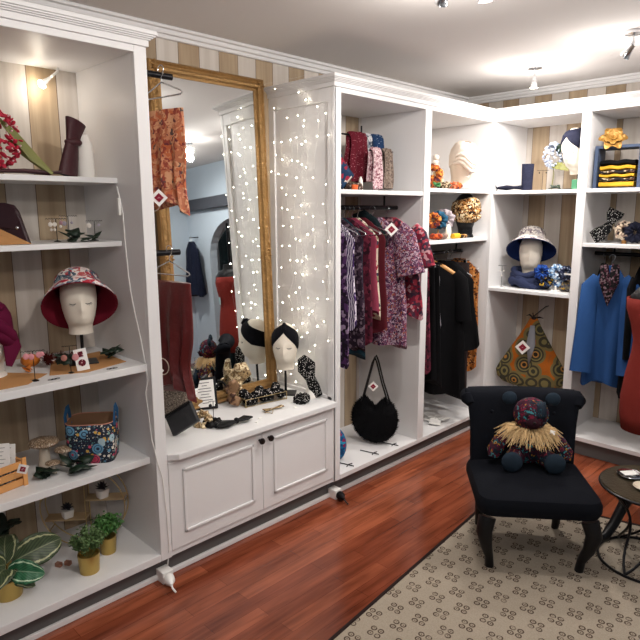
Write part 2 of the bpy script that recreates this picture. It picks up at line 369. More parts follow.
# base cabinet B and its worktop
t = thing('base_cabinet', 'white two-door base cabinet with dark round knobs under the mirror', 'cabinet', (-.235, 1.65, 0))
P('carcass', MB().box(XL + .008, -.02, 1.1718, 2.133, .1, .513).box(-.02, -.006, 1.1718, 2.133, .1, .513)); P('plinth', MB().box(XL + .008, -.05, 1.15, 2.133, 0, .1), GREYP)
for y0, y1, ky in ((1.175, 1.658, 1.642), (1.662, 2.131, 1.695)):
    d = P('door', MB().box(-.02, 0, y0, y1, .125, .508), bevel=.003)
    a0, a1, b0, b1 = y0 + .062, y1 - .05, .185, .465
    mm = MB(t.location); w = .013
    mm.box(0, .008, a0, a1, b0, b0 + w).box(0, .008, a0, a1, b1 - w, b1).box(0, .008, a0, a0 + w, b0, b1).box(0, .008, a1 - w, a1, b0, b1)
    mm.build('moulding', WHITE, d, smooth=False, bevel=.003)
    kb = MB(t.location); kb.xf((0.002, ky, .472), (0, R(90), 0)).lathe([(.0001, 0), (.006, 0), (.005, .01), (.013, .014), (.015, .02), (.012, .027), (.0001, .03)], n=20)
    kb.build('knob', plain('bronze_knob', '2b2322', .3, .7), d, label='dark bronze knob')
wt = MB((-.235, 1.65, 0)).prism([(XL, 1.172), (-.0, 1.172), (.028, 1.21), (.028, 2.131), (XL, 2.131)], .515, .545)
tag(wt.build('countertop', WHITE2, smooth=False, bevel=.005), 'white countertop with a cut corner carrying heads, bows and the mirror', 'countertop', loc=(-.235, 1.65, 0))

# rails
def rail(label, loc, length, along, br=()):
    t = thing('hanging_rail', label, 'rail', loc, group='black hanging rails')
    r = MB(); v = (lambda s: (0, s, 0)) if along == 'y' else (lambda s: (s, 0, 0))
    r.tube([v(-length / 2), v(length / 2)], .012, 12); r.build('bar', BLACK, t)
    for s, h in br: MB().tube([v(s), tuple(a + b for a, b in zip(v(s), (0, 0, h)))], .006, 8).build('bracket', BLACK, t)
rail('black rail hung with patterned tops left of the black garments', (-.18, 2.52, 1.51), .67, 'y', ((.22, .065), (-.22, .065)))
rail('black rail hung with black garments beside the corner', (-.18, 3.25, 1.225), .66, 'y', ((.26, .072), (-.26, .072)))
rail('black rail hung with the blue coat in the back unit', (1.03, 3.79, 1.235), .82, 'x', ((-.3, .046), (.3, .046)))

# ------------------------------------------------------------------ rug
rug = MB((1.4, 2.0, 0)).prism([(.86, -.2), (2.75, -.1), (2.45, 3.28), (.575, 2.80)], .0, .008)
ro = rug.build('rug', rug_mat(), smooth=False)
tag(ro, 'large beige rug with small dark scroll motifs under the armchair', 'rug', loc=(1.4, 2.0, 0))
bd = MB((1.4, 2.0, 0))
def strip(a, b, w, nrm):
    bd.prism([a, b, (b[0] + nrm[0] * w, b[1] + nrm[1] * w), (a[0] + nrm[0] * w, a[1] + nrm[1] * w)], .0081, .0105)
strip((.575, 2.80), (.86, -.2), .014, (.99, .1)); strip((.86, -.2), (.575, 2.8), .0001, (1, 0))
strip((2.45, 3.28), (.575, 2.80), .014, (.25, -.97))
bd.build('border', plain('rug_border', '2c2220', .95), ro, smooth=False, label='narrow dark brown edge')
b2 = MB((1.4, 2.0, 0)); rr = random.Random(3)
for k in range(64):
    s = k / 63; x = .62 + (2.45 - .62) * s; y = 2.755 + (3.23 - 2.755) * s
    for q in range(3):
        xx = x + rr.uniform(-.01, .01); yy = y - .02 - q * .028
        b2.xf((xx, yy, .0088), (0, 0, rr.uniform(0, 3))).box(-.009, .009, -.004, .004, -.0006, .0006)
b2.build('border_pattern', plain('rug_border_motif', '352823', .95), ro, smooth=False, kind='stuff')

# ------------------------------------------------------------------ cabinets of curiosities: shared generators
HP = [(0, .050, .047, .052), (.018, .048, .045, .052), (.038, .050, .052, .058), (.052, .055, .072, .068), (.075, .062, .083, .082), (.115, .070, .087, .092),
      (.155, .0745, .088, .098), (.195, .0725, .083, .098), (.23, .060, .069, .086), (.255, .040, .046, .060), (.268, .015, .018, .024)]
def hprof(z):
    z = max(HP[0][0], min(HP[-1][0], z))
    for a, b in zip(HP, HP[1:]):
        if z <= b[0]:
            s = (z - a[0]) / (b[0] - a[0]); s = s * s * (3 - 2 * s) * .35 + s * .65
            return [a[i] + (b[i] - a[i]) * s for i in (1, 2, 3)]
def hpt(th, z, k=1.0, zc=.15, neck=0):
    hw, fr, bk = hprof(z)
    x = hw * sin(th); y = -(fr if cos(th) > 0 else bk) * cos(th)
    t_ = (th + pi) % (2 * pi) - pi
    nose = .013 * exp(-(t_ / .16) ** 2) * exp(-((z - .112) / .022) ** 2) + .006 * exp(-(t_ / .14) ** 2) * exp(-((z - .14) / .03) ** 2)
    ey = -.005 * exp(-((abs(t_) - .42) / .2) ** 2) * exp(-((z - .142) / .016) ** 2)
    mo = .003 * exp(-(t_ / .25) ** 2) * exp(-((z - .078) / .007) ** 2)
    y -= nose + ey + mo
    return (x * k, y * k, zc + (z - zc) * k)
def head(parent_name, label, loc, rz, mat=CANVAS, stand='rod', standh=.1, lashes=True, tilt=0, group='mannequin heads', cat='mannequin head', s=1.0):
    t = thing(parent_name, label, cat, loc, group=group, rot=(0, 0, rz)); t.scale = (s, s, s)
    m = MB(); m.xf((0, 0, standh), (R(tilt), 0, 0)); zs = [HP[-1][0] * (i / 34) for i in range(35)]
    rings = [[hpt(2 * pi * k / 48, z) for k in range(48)] for z in zs] + [[(0, .0015 * cos(2 * pi * k / 48), .2705) for k in range(48)]]
    m.loft(rings); m.build('head', mat, t)
    if lashes:
        e = MB(); e.xf((0, 0, standh), (R(tilt), 0, 0))
        for sx in (-1, 1):
            pts = [hpt(sx * (.26 + .36 * k / 6), .140 - .004 * sin(pi * k / 6), 1.012) for k in range(7)]
            e.tube(pts, .0013, 6)
            for k in range(1, 7):
                p = Vector(pts[k]); e.tube([p, p + Vector((sx * .003, -.003, -.006))], .0006, 5)
        e.build('eyelashes', BLKWOOD, t)
    if stand == 'rod':
        MB().tube([(0, 0, .006), (0, 0, standh + .012)], .007, 12).build('rod', BLACK, t, label='black metal rod')
        MB().box(-.06, .06, -.05, .05, 0, .007).build('base', BLACK, t, bevel=.002, label='flat black metal base')
    elif stand == 'neck':
        MB().lathe([(.058, 0), (.052, .02), (.047, standh * .5), (.047, standh), (.05, standh + .02)], n=32, caps=True).build('neck', mat, t)
    return t
def band(m, zl, zu, k0=1.03, k1=1.06, n=56, nz=8, th0=0, th1=2 * pi):
    """cloth lying round a head between the heights zl(theta) and zu(theta); inner and outer skin"""
    outer = []; 
    for i in range(n + 1):
        th = th0 + (th1 - th0) * i / n; a, b = zl(th), zu(th); row = []
        for j in range(nz + 1):
            s = j / nz; z = a + (b - a) * s; fold = .006 * sin(s * pi * 4 + 2 * sin(th * 2)) 
            row.append(hpt(th, z, k0 + (k1 - k0) * sin(pi * s) ** .5 + fold))
        inn = [hpt(th, a + (b - a) * (j / nz), k0 - .012) for j in range(nz, -1, -1)]
        outer.append(row + inn)
    return m.loft(outer, caps=(th1 - th0 < 6.2))
def hat(name, label, loc, rz, tilt, outer, lining, R0=.088, RB=.15, drop=.075, crown_h=.085, roll=0):
    t = thing(name, label, 'hat', loc, rot=(R(tilt), R(roll), rz), group='sun hats on heads')
    wob = lambda th, i: 1 + .018 * sin(3 * th + i) * (i > 4)
    po = [(.001, crown_h), (R0 * .55, crown_h - .001), (R0 * .84, crown_h - .009), (R0 * .93, crown_h - .02), (R0 * .97, crown_h * .4), (R0, 0), (R0 + (RB - R0) * .3, -drop * .22), (R0 + (RB - R0) * .65, -drop * .55), (RB, -drop)]
    MB().lathe(po, n=48, fn=wob).build('crown_and_brim', outer, t, solid=.003)
    pi_ = [(.001, crown_h - .005), (R0 * .5, crown_h - .006), (R0 * .82, crown_h - .014), (R0 * .9, crown_h - .024), (R0 * .94, crown_h * .4), (R0 * .965, -.003), (R0 + (RB - R0) * .3 - .001, -drop * .22 - .004), (R0 + (RB - R0) * .65, -drop * .55 - .005), (RB, -drop - .0045)]
    MB().lathe(pi_, n=48, fn=wob).build('lining', lining, t, solid=.002, label=None)
    return t
def scrunchie(label, loc, r, rr, mat, rot=(0, 0, 0), group='scrunchies', name='scrunchie', seed=1):
    m = MB(); rd = random.Random(seed); rings = []; n = 66
    for i in range(n):
        a = 2 * pi * i / n; q = rr * (1 + .12 * sin(11 * a + seed) + .08 * sin(5 * a)); ring = []
        for k in range(12):
            b = 2 * pi * k / 12; w = q * (1 + .12 * sin(3 * b + 7 * a))
            ring.append(((r + w * cos(b)) * cos(a), (r + w * cos(b)) * sin(a), w * sin(b)))
        rings.append(ring)
    m.loft(rings, closed=True)
    return tag(m.build(name, mat), label, name.replace('_', ' '), group, loc, rot=rot)
def price_tag(loc, rz, label, s=.034, parent=None, roll=45):
    t = thing('swing_tag', label, 'tag', loc, rot=(0, 0, rz), group='square swing tags')
    MB().xf(rot=(0, R(roll), 0)).box(-s / 2, s / 2, -.001, .001, -s / 2, s / 2).build('card', PAPER, t, smooth=False)
    MB().xf(rot=(0, R(roll), 0)).box(-s * .27, s * .27, -.0022, -.001, -s * .27, s * .27).build('logo', TAGRED, t, smooth=False, label='dark red square mark with pale script')
    l = MB(); l.xf((0, -.0024, 0), (0, R(roll - 45), 0)); l.tube([(-.004, 0, -.003), (-.002, 0, .003), (0, 0, -.002), (.002, 0, .003), (.004, 0, -.002)], .0005, 4)
    l.build('script', PAPER, t)
    return t
def blob_ribbon(m, path, w, flat=.25, n=14, up=(0, 0, 1)):
    return m.tube(path, w, n, flat=flat, up=up)
def earring_stand(label, loc, rz, h, w, mat, drops, shape='T'):
    t = thing('earring_stand', label, 'earring stand', loc, rz, group='little metal earring stands')
    m = MB(); m.tube([(0, 0, .003), (0, 0, h)], .0014, 6)
    pts = [(-w / 2 + w * k / 16, 0, h + (.002 if k % 2 else -.001)) for k in range(17)]; m.tube(pts, .0013, 5)
    m.lathe([(.0001, .006), (.006, .005), (.013, .001), (.014, 0), (.0001, 0)], n=14)
    m.build('stand', BLACK, t)
    for (x, d, r_, mt) in drops:
        e = MB(); e.tube([(x, 0, h), (x, -.002, h - d)], .0004, 4); e.ell((x, -.003, h - d - r_), r_, .003, r_ * 1.1, n=10); e.build('earring', mt, t)
    return t

# ------------------------------------------------------------------ bay A contents
S1, S2, S3, S4, DK = 1.62, 1.383, .919, .536, .131
BURG = plain('burgundy_satin', '3c0d18', .6, bump=.5, bs=35)
MAG = plain('magenta_velvet', '590d30', .8, bump=.3, bs=25)
WINE = plain('wine_lining', '6a1426', .85)
RED = plain('crimson_petal', 'b01535', .7, bump=.3)
OLIVE = plain('olive_leaf', '6f7038', .6, var=.3)
# crimson flower on olive leaves
t = thing('artificial_flower', 'crimson artificial flower with long olive leaves on the top left shelf', 'flower', (-.23, .725, S1))
m = MB(); rd = random.Random(5)
for k in range(170):
    a, b = rd.uniform(0, 6.28), rd.uniform(0, 3.14); r_ = .072
    p = Vector((sin(b) * cos(a) * r_, sin(b) * sin(a) * r_, cos(b) * r_ * 1.25 + .115))
    m.xf(p, (rd.uniform(-1, 1), rd.uniform(-1, 1), rd.uniform(0, 6))); m.ell((0, 0, 0), .013, .009, .004, n=8)
m.build('petals', RED, t)
m = MB(); rd = random.Random(6)
for k in range(40):
    a, b = rd.uniform(0, 6.28), rd.uniform(0.2, 2.9); p = Vector((sin(b) * cos(a) * .082, sin(b) * sin(a) * .082, cos(b) * .1 + .115))
    m.xf(p, (rd.uniform(-1, 1), rd.uniform(-1, 1), 0)); m.ell((0, 0, 0), .006, .004, .003, n=6)
m.build('pale_florets', plain('pale_pink_floret', 'e6c3c6', .7), t, kind='stuff')
lf = MB(); lf.tube([(0.02, .0, .19), (.03, .05, .13), (.045, .1, .06), (.06, .155, .006)], [.004, .016, .018, .006], 10, flat=.15, up=(1, .3, 0)); lf.build('leaf', OLIVE, t)
lf = MB(); lf.tube([(0.0, .03, .13), (.02, .08, .07), (.05, .14, .01)], [.004, .01, .004], 10, flat=.2, up=(1, 0, 0)); lf.build('leaf', OLIVE, t)
# dark red ribbon lying on the shelf
m = MB(); blob_ribbon(m, [(-.03, -.16, .006), (0, -.06, .012), (-.005, .03, .007), (.01, .12, .01), (.02, .2, .006)], [.012, .02, .013, .018, .02], .45)
m.tube([(.02, .19, .008), (.035, .235, .008)], [.012, .022], 10, flat=.3)
tag(m.build('ribbon', BURG), 'long burgundy ribbon lying along the front of the top left shelf', 'ribbon', loc=(-.215, .68, S1 + .004))
# white bust stand + burgundy headband
t = thing('headband_stand', 'white curved stand holding the burgundy knotted headband', 'display stand', (-.235, 1.03, S1), group='white headband stands')
MB().lathe([(.028, 0), (.032, .01), (.031, .07), (.028, .12), (.018, .155), (.001, .163)], n=24, caps=True).build('post', CANVASW, t)
m = MB(); m.tube([(0, -.025, .002), (.002, -.012, .07), (0, .0, .125), (-.002, .02, .195)], [.052, .044, .033, .056], 22, flat=.45, up=(1, .5, 0))
m.ell((.01, -.002, .122), .018, .035, .016, n=14)
tag(m.build('knotted_headband', BURG), 'burgundy knotted headband standing upright on the top left shelf', 'headband', loc=(-.215, .975, S1), rot=(0, R(2), R(10)))
# shelf 2
t = thing('clutch_bag', 'dark burgundy clutch bag leaning on the second shelf at far left', 'bag', (-.26, .735, S2), rot=(R(-10), 0, R(50)))
PLUM = plain('plum_leather', '2c0f1a', .4, bump=.25)
m = MB(); pr = [(-.07, 0), (.085, 0), (.08, .01), (.045, .115), (.03, .137), (0, .145), (-.07, .145)]
m.add([(x, -.012, z) for x, z in pr] + [(x, .012, z) for x, z in pr], [tuple(range(7)), tuple(range(13, 6, -1))] + [(i, (i + 1) % 7, (i + 1) % 7 + 7, i + 7) for i in range(7)])
m.build('body', PLUM, t, bevel=.005)
m = MB(); m.add([(x, y, z) for y in (-.018, -.013) for x, z in ((-.07, .06), (.035, .05), (.055, .085), (.035, .128), (0, .14), (-.07, .14))], [(0, 1, 2, 3, 4, 5), (11, 10, 9, 8, 7, 6)] + [(i, (i + 1) % 6, (i + 1) % 6 + 6, i + 6) for i in range(6)])
m.build('flap', PLUM, t, bevel=.002)
MB().ell((.045, -.019, .055), .006, .003, .006, n=12).build('snap', CHROME, t)
m = MB(); m.add([(0, 0, 0), (.05, .1, 0), (-.05, .1, 0), (-.05, -.05, 0), (0, -.02, .045), (-.05, .03, .06)], [(0, 1, 2, 3), (0, 4, 1), (1, 4, 5, 2), (0, 3, 5, 4)])
tag(m.build('kraft_card', KRAFT, smooth=False, solid=.002), 'folded tan kraft card in front of the burgundy clutch bag', 'card', loc=(-.21, .685, S2 + .002), rot=(0, 0, .2))
PEARL = plain('pearl_bead', 'ece4dc', .35); PINK = plain('pink_bead', 'b98a98', .5); LILAC = plain('lilac_bead', 'a9a0b0', .5)
earring_stand('black zigzag earring stand with white disc earrings left of its twin', (-.3, .93, S2), face_cam(-.3, .93), .085, .072, BLACK, [(-.02, .012, .008, PEARL), (-.005, .012, .008, PEARL), (-.018, .035, .005, PEARL), (-.006, .035, .005, PEARL)])
earring_stand('black earring stand with pink and lilac earrings, the middle of three', (-.32, .985, S2), face_cam(-.3, .95), .095, .065, BLACK, [(-.026, .018, .007, PINK), (-.014, .02, .008, LILAC), (-.028, .034, .005, PEARL), (.012, .02, .005, LILAC)])
earring_stand('low black earring stand with white flower earring beside the shelf side', (-.26, 1.06, S2), face_cam(-.3, .95), .076, .06, BLACK, [(-.02, .008, .009, PEARL), (.015, .01, .005, LILAC)])
def ivy(label, loc, n, s, mat, seed, group='dark green leaf sprays', spread=.04, name='leaf_spray'):
    m = MB(); rd = random.Random(seed)
    for k in range(n):
        a = rd.uniform(0, 6.28); r_ = rd.uniform(.2, 1) * spread; L = s * rd.uniform(.8, 1.3)
        m.xf((r_ * cos(a), r_ * sin(a), rd.uniform(.008, s * .7)), (rd.uniform(-.5, .5), rd.uniform(-.7, .3), a))
        pts = [(-.45, 0), (-.36, .2), (-.26, .36), (-.04, .33), (.08, .38), (.28, .24), (.55, 0), (.28, -.24), (.08, -.38), (-.04, -.33), (-.26, -.36), (-.36, -.2)]
        m.add([(x * L, y * L, -.12 * L * (abs(y) + x * x)) for x, y in pts] + [(0, 0, 0.004)], [(i, (i + 1) % 12, 12) for i in range(12)])
    return tag(m.build(name, mat, solid=.0015), label, 'leaves', group, loc)
ivy('dark green leaf spray lying below the middle earring stand', (-.225, .955, S2), 6, .055, DKGREEN, 2)
ivy('dark green leaf spray under the low earring stand beside the shelf side', (-.22, 1.02, S2), 6, .05, DKGREEN, 3)
# shelf 3
hx, hy = -.225, .962
head('mannequin_head', 'cream mannequin head under the wine-lined bucket hat on a black rod', (hx, hy, S3), face_cam(hx, hy) + .08, standh=.135, s=.88)
HATPR = cprint('red_teal_print', [(0, 'e4dcd8'), (.25, 'b03342'), (.45, '8fa3b0'), (.6, 'd9c7c4'), (.75, '4d5f70'), (.88, 'c05a5a')], 48, 'cell', distort=.12)
hat('bucket_hat', 'bucket hat with red and blue print and wine lining on a cream head', (hx - .012, hy + .004, S3 + .281), face_cam(hx, hy) + .05, -48, HATPR, WINE, RB=.134, drop=.076, crown_h=.062, R0=.087)
hx2, hy2 = -.27, .645
t = head('mannequin_head', 'white mannequin head wrapped in magenta at the left edge', (hx2, hy2, S3), face_cam(hx2, hy2) - .2, mat=CANVASW, stand='neck', standh=.02, lashes=False, s=.93)
m = MB(); m.xf((0, 0, .02)); band(m, lambda th: .11 + .05 * cos(th) - .02 * sin(th), lambda th: .262, 1.05, 1.22, nz=12)
m.tube([hpt(.2 + .25 * k, .215 - .018 * k, 1.2) for k in range(8)], [.012, .02, .024, .026, .026, .024, .02, .012], 12)
m.tube([hpt(.3 + .22 * k, .17 - .012 * k, 1.16) for k in range(8)], [.012, .018, .022, .022, .022, .022, .02, .012], 12)
m.tube([hpt(-.2 + .2 * k, .23, 1.22) for k in range(8)], [.012, .018, .02, .02, .02, .02, .015, .01], 12)
m.tube([hpt(1.3, .15, 1.1), hpt(1.25, .11, 1.35), hpt(1.0, .07, 1.5)], [.03, .035, .012], 14, flat=.35)
o = tag(m.build('turban', MAG), 'magenta velvet turban wound round the head at the left edge', 'turban', loc=(hx2, hy2, S3), rz=face_cam(hx2, hy2) - .2); o.scale = (.95,) * 3
for i, (poly, lb) in enumerate(([[(-.40, .60), (-.065, .48), (-.07, .70), (-.16, .80)], 'tan kraft paper mat under the magenta-turbaned head'],
                                [[(-.33, .88), (-.13, .795), (-.075, .91), (-.12, 1.085), (-.36, 1.09)], 'tan kraft paper mat under the bucket hat head'])):
    cx = sum(p[0] for p in poly) / len(poly); cy = sum(p[1] for p in poly) / len(poly)
    tag(MB((cx, cy, 0)).prism(poly, 0, .0015).build('paper_mat', KRAFT, smooth=False), lb, 'paper mat', 'kraft paper mats', (cx, cy, S3 + .0003))
def pumpkin(label, loc, r, mat, grp='small pumpkins'):
    t = thing('pumpkin', label, 'pumpkin', loc, group=grp)
    MB().ell((0, 0, r * .7), r, r, r * .72, n=40, fn=lambda th, ph: 1 + .07 * abs(sin(4 * th))).build('body', mat, t)
    MB().tube([(0, 0, r * 1.3), (.003, 0, r * 1.6)], [.004, .002], 6).build('stem', OLIVE, t)
ORG = plain('orange_skin', 'c8701c', .5)
pumpkin('small orange pumpkin behind the red bristle spray', (-.32, .80, S3), .032, ORG)
ivy('torn orange leaf lying beside the turbaned head', (-.235, .765, S3), 3, .03, ORG, 9, group=None, spread=.012, name='orange_leaf')
m = MB(); rd = random.Random(8)
for (cx, cy, cz, rr_) in ((0, 0, .03, .03), (.0, .05, .028, .026), (0, .1, .022, .02), (.02, -.005, .03, .02)):
    for k in range(90):
        d = Vector((rd.gauss(0, 1), rd.gauss(0, 1), rd.gauss(0, 1))).normalized(); c0 = Vector((cx, cy, cz))
        q = c0 + d * rr_; q.z = max(q.z, .001)
        m.tube([c0, q], [.0022, .0006], 4)
tag(m.build('bristle_spray', plain('dark_red_bristle', '4d1512', .8)), 'dark red bristly spray lying between the hat head and the pumpkin', 'decoration', loc=(-.26, .84, S3 + .002))
earring_stand('black earring stand with pink heart earrings before the red bristles', (-.10, .735, S3), face_cam(-.1, .735), .105, .075, BLACK, [(-.022, .006, .010, plain('pink_glitter', 'd98f97', .6)), (-.006, .008, .010, bpy.data.materials['pink_glitter']), (.018, .004, .010, bpy.data.materials['pink_glitter']), (.028, .004, .008, bpy.data.materials['pink_glitter'])])
earring_stand('black earring stand with floral oval earrings left of the white card', (-.11, .865, S3), face_cam(-.1, .8), .10, .05, BLACK, [(-.02, .03, .011, plain('floral_oval', 'a86d62', .6)), (.018, .03, .012, plain('pink_oval', 'c9878c', .6))])
ivy('dark green leaf spray round the oval earrings', (-.16, .855, S3 + .03), 7, .05, DKGREEN, 12, spread=.022)
ivy('dark green leaf spray lying to the right of the hat head', (-.2, 1.06, S3 + .01), 7, .05, DKGREEN, 13, spread=.025)
t = thing('earring_card', 'white card holding a square and a round maroon earring under the hat', 'card', (-.105, .91, S3 + .003), rot=(R(-12), R(-8), face_cam(-.1, .9)))
MB().box(-.022, .022, -.001, .001, 0, .08).build('card', PAPER, t, smooth=False)
EAR = cprint('maroon_print', [(0, '5d1c28'), (.5, 'c9a7a6'), (.62, '6a2030')], 220, 'cell')
MB().box(-.009, .009, -.004, -.001, .05, .07).build('square_earring', EAR, t, smooth=False); MB().ell((0, -.003, .028), .013, .002, .013, n=20).build('round_earring', EAR, t)
for lb, x, y in (('small brown wire loops lying on the third shelf edge', -.07, .775), ('small metal clip lying on the third shelf before the hat', -.06, .985)):
    m = MB()
    for k in range(3): m.tube([(.007 * cos(a * .7), .012 * k + .009 * sin(a * .7), .0015) for a in range(9)], .0008, 5, closed=True)
    tag(m.build('wire_loop', BLACK), lb, 'jewellery', 'wire loops', (x, y, S3))
# shelf 4
t = thing('wooden_crate', 'small pine crate of cards on the fourth shelf at far left', 'crate', (-.175, .588, S4), rz=R(12))
for z in (.0, .032, .064):
    MB().box(.045, .052, -.09, .09, z + .004, z + .028).box(-.052, -.045, -.09, .09, z + .004, z + .028).build('slat', CRATE, t, smooth=False, bevel=.001)
MB().box(-.05, .05, .083, .09, .002, .095).box(-.05, .05, -.09, -.083, .002, .095).build('end_panel', CRATE, t, smooth=False)
for a in (-1, 1): MB().box(.053, .058, a * .088 - .008, a * .088 + .008, 0, .105).build('corner_post', CRATE, t, smooth=False, bevel=.001)
MB().box(-.048, .048, -.085, .085, .0, .004).build('bottom', CRATE, t, smooth=False)
def cards(label, loc, rot, mat, w, h, pic):
    t = thing('greeting_card', label, 'card', loc, rot=rot, group='cards in the crate')
    MB().box(-w / 2, w / 2, -.002, .002, 0, h).build('sheet', PAPER, t, smooth=False)
    MB().box(-w / 2 + .004, w / 2 - .004, -.003, -.002, .004, h * .42).build('picture', mat, t, smooth=False)
    l = MB()
    for k in range(5): l.box(-w * .32, w * (.32 - .06 * (k % 3)), -.0028, -.002, h * .9 - k * h * .09, h * .9 - k * h * .09 + .0012)
    l.build('print', INK, t, smooth=False)
BLUEPR = cprint('blue_picture', [(0, '6f8ba3'), (.4, '3f5b75'), (.7, 'b9c7d2')], 160, 'cell')
cards('white card with blue picture, foremost in the pine crate', (-.165, .605, S4 + .012), (R(-10), 0, R(60)), BLUEPR, .08, .15, 1)
cards('white card behind the blue picture card in the crate', (-.195, .632, S4 + .012), (R(-6), R(3), R(62)), BLUEPR, .075, .135, 1)
price_tag((-.102, .668, S4 + .078), R(62), 'small white tag tied to the corner of the pine crate', .032, roll=20)
MUSHW = plain('mushroom_stem', 'cfc4b4', .7); GLIT = cprint('brown_glitter', [(0, '8a735c'), (.45, 'd9cbb8'), (.55, '6d553f'), (.8, 'b49f86')], 300, 'cell', rough=.4)
for k, (x, y, r_, h, lb) in enumerate(((-.26, .80, .055, .105, 'largest pale ceramic mushroom with brown glittered cap beside the crate'), (-.215, .855, .034, .07, 'mid-size ceramic mushroom right of the largest one'), (-.17, .795, .027, .045, 'smallest ceramic mushroom in front of the other two'))):
    t = thing('ceramic_mushroom', lb, 'ornament', (x, y, S4), group='ceramic mushrooms')
    MB().lathe([(.0001, 0), (r_ * .45, 0), (r_ * .4, h * .2), (r_ * .3, h * .6), (r_ * .36, h * .85)], n=24).build('stem', MUSHW, t)
    MB().lathe([(.0001, h * .8), (r_ * .9, h * .82), (r_, h * .88), (r_ * .93, h * .97), (r_ * .6, h * 1.04), (.0001, h * 1.07)], n=30).build('cap', GLIT, t)
ivy('dark green holly leaves at the foot of the ceramic mushrooms', (-.16, .76, S4), 6, .055, DKGREEN, 21, spread=.03)
ivy('dark green holly leaves in front of the floral fabric basket', (-.125, .865, S4), 8, .065, DKGREEN, 22, spread=.04)
# floral fabric basket
fm, nt, b = newmat('navy_floral'); tc = N(nt, 'ShaderNodeTexCoord')
def flower_layer(prev, scale, thr_lo, thr_hi, cols, sel):
    v = N(nt, 'ShaderNodeTexVoronoi'); v.inputs['Scale'].default_value = scale; nt.links.new(tc.outputs['Object'], v.inputs['Vector'])
    sc = N(nt, 'ShaderNodeSeparateColor'); nt.links.new(v.outputs['Color'], sc.inputs[0])
    sp = mth(nt, 'MULTIPLY', mth(nt, 'LESS_THAN', v.outputs['Distance'], thr_hi), mth(nt, 'GREATER_THAN', v.outputs['Distance'], thr_lo))
    sp = mth(nt, 'MULTIPLY', sp, mth(nt, 'GREATER_THAN', sc.outputs[1], sel))
    cr = N(nt, 'ShaderNodeValToRGB'); cr.color_ramp.interpolation = 'CONSTANT'; e = cr.color_ramp.elements
    e[0].color = srgb(cols[0]); e[1].position = 1 / len(cols); e[1].color = srgb(cols[1])
    for i, c_ in enumerate(cols[2:]): q = e.new((i + 2) / len(cols)); q.color = srgb(c_)
    nt.links.new(sc.outputs[0], cr.inputs[0]); mx = N(nt, 'ShaderNodeMix', data_type='RGBA'); nt.links.new(sp, mx.inputs[0]); nt.links.new(cr.outputs[0], mx.inputs[7])
    if isinstance(prev, str): mx.inputs[6].default_value = srgb(prev)
    else: nt.links.new(prev, mx.inputs[6])
    return mx.outputs[2]
l1 = flower_layer('1a2236', 150, .0, .35, ['9fb0b8', '4f7f7c', 'd8d2c4', '3e5f78'], .45)
l2 = flower_layer(l1, 62, .0, .38, ['d2486a', 'e7ddcf', '5f93b4', 'd8a848', '7fa7a0'], .35)
l2b = flower_layer(l2, 22, .0, .46, ['a9c4cf', 'd2486a', '5f93b4', 'e7ddcf'], .35)
l2c = flower_layer(l2b, 22, .28, .33, ['1a2236', '1a2236'], .35)
l3 = flower_layer(l2c, 22, .0, .14, ['e9b84c', 'c83a5a', '1e2a44'], .35)
nt.links.new(l3, b.inputs['Base Color']); b.inputs['Roughness'].default_value = .85
t = thing('fabric_basket', 'navy floral fabric basket with blue handles on the fourth shelf', 'basket', (-.205, .97, S4), rz=R(52))
def rsq(w, d, r_, z, n=6):
    pts = []
    for cx, cy, a0 in ((w / 2 - r_, d / 2 - r_, 0), (-w / 2 + r_, d / 2 - r_, 90), (-w / 2 + r_, -d / 2 + r_, 180), (w / 2 - r_, -d / 2 + r_, 270)):
        for k in range(n + 1): a = R(a0 + 90 * k / n); pts.append((cx + r_ * cos(a), cy + r_ * sin(a), z))
    return pts
m = MB(); m.loft([rsq(.165, .13, .03, .001), rsq(.178, .142, .035, .05), rsq(.182, .146, .04, .11), rsq(.180, .150, .045, .158)], caps=False); m.build('outer', fm, t, solid=.004)
m = MB(); m.loft([rsq(.150, .12, .03, .004), rsq(.172, .138, .038, .11), rsq(.173, .143, .042, .159)], caps=False); m.add([(-.07, -.055, .005), (.07, -.055, .005), (.07, .055, .005), (-.07, .055, .005)], [(0, 1, 2, 3)])
m.build('lining', plain('brown_lining', '8b6a52', .9), t, solid=.002, label='plain brown cotton lining')
MB().tube(rsq(.18, .15, .045, .159)[:-1], .002, 6, closed=True).build('trim', plain('salmon_trim', 'c98a76', .8), t)
HB = plain('blue_strap', '1c5a8a', .7)
for sx in (-1, 1):
    MB().tube([(sx * .088, -.03, .135), (sx * .092, -.028, .18), (sx * .09, -.008, .203), (sx * .09, .012, .203), (sx * .092, .03, .18), (sx * .088, .032, .135)], .016, 10, flat=.22, up=(1, 0, 0)).build('handle', HB, t, label='bright blue cloth handle')
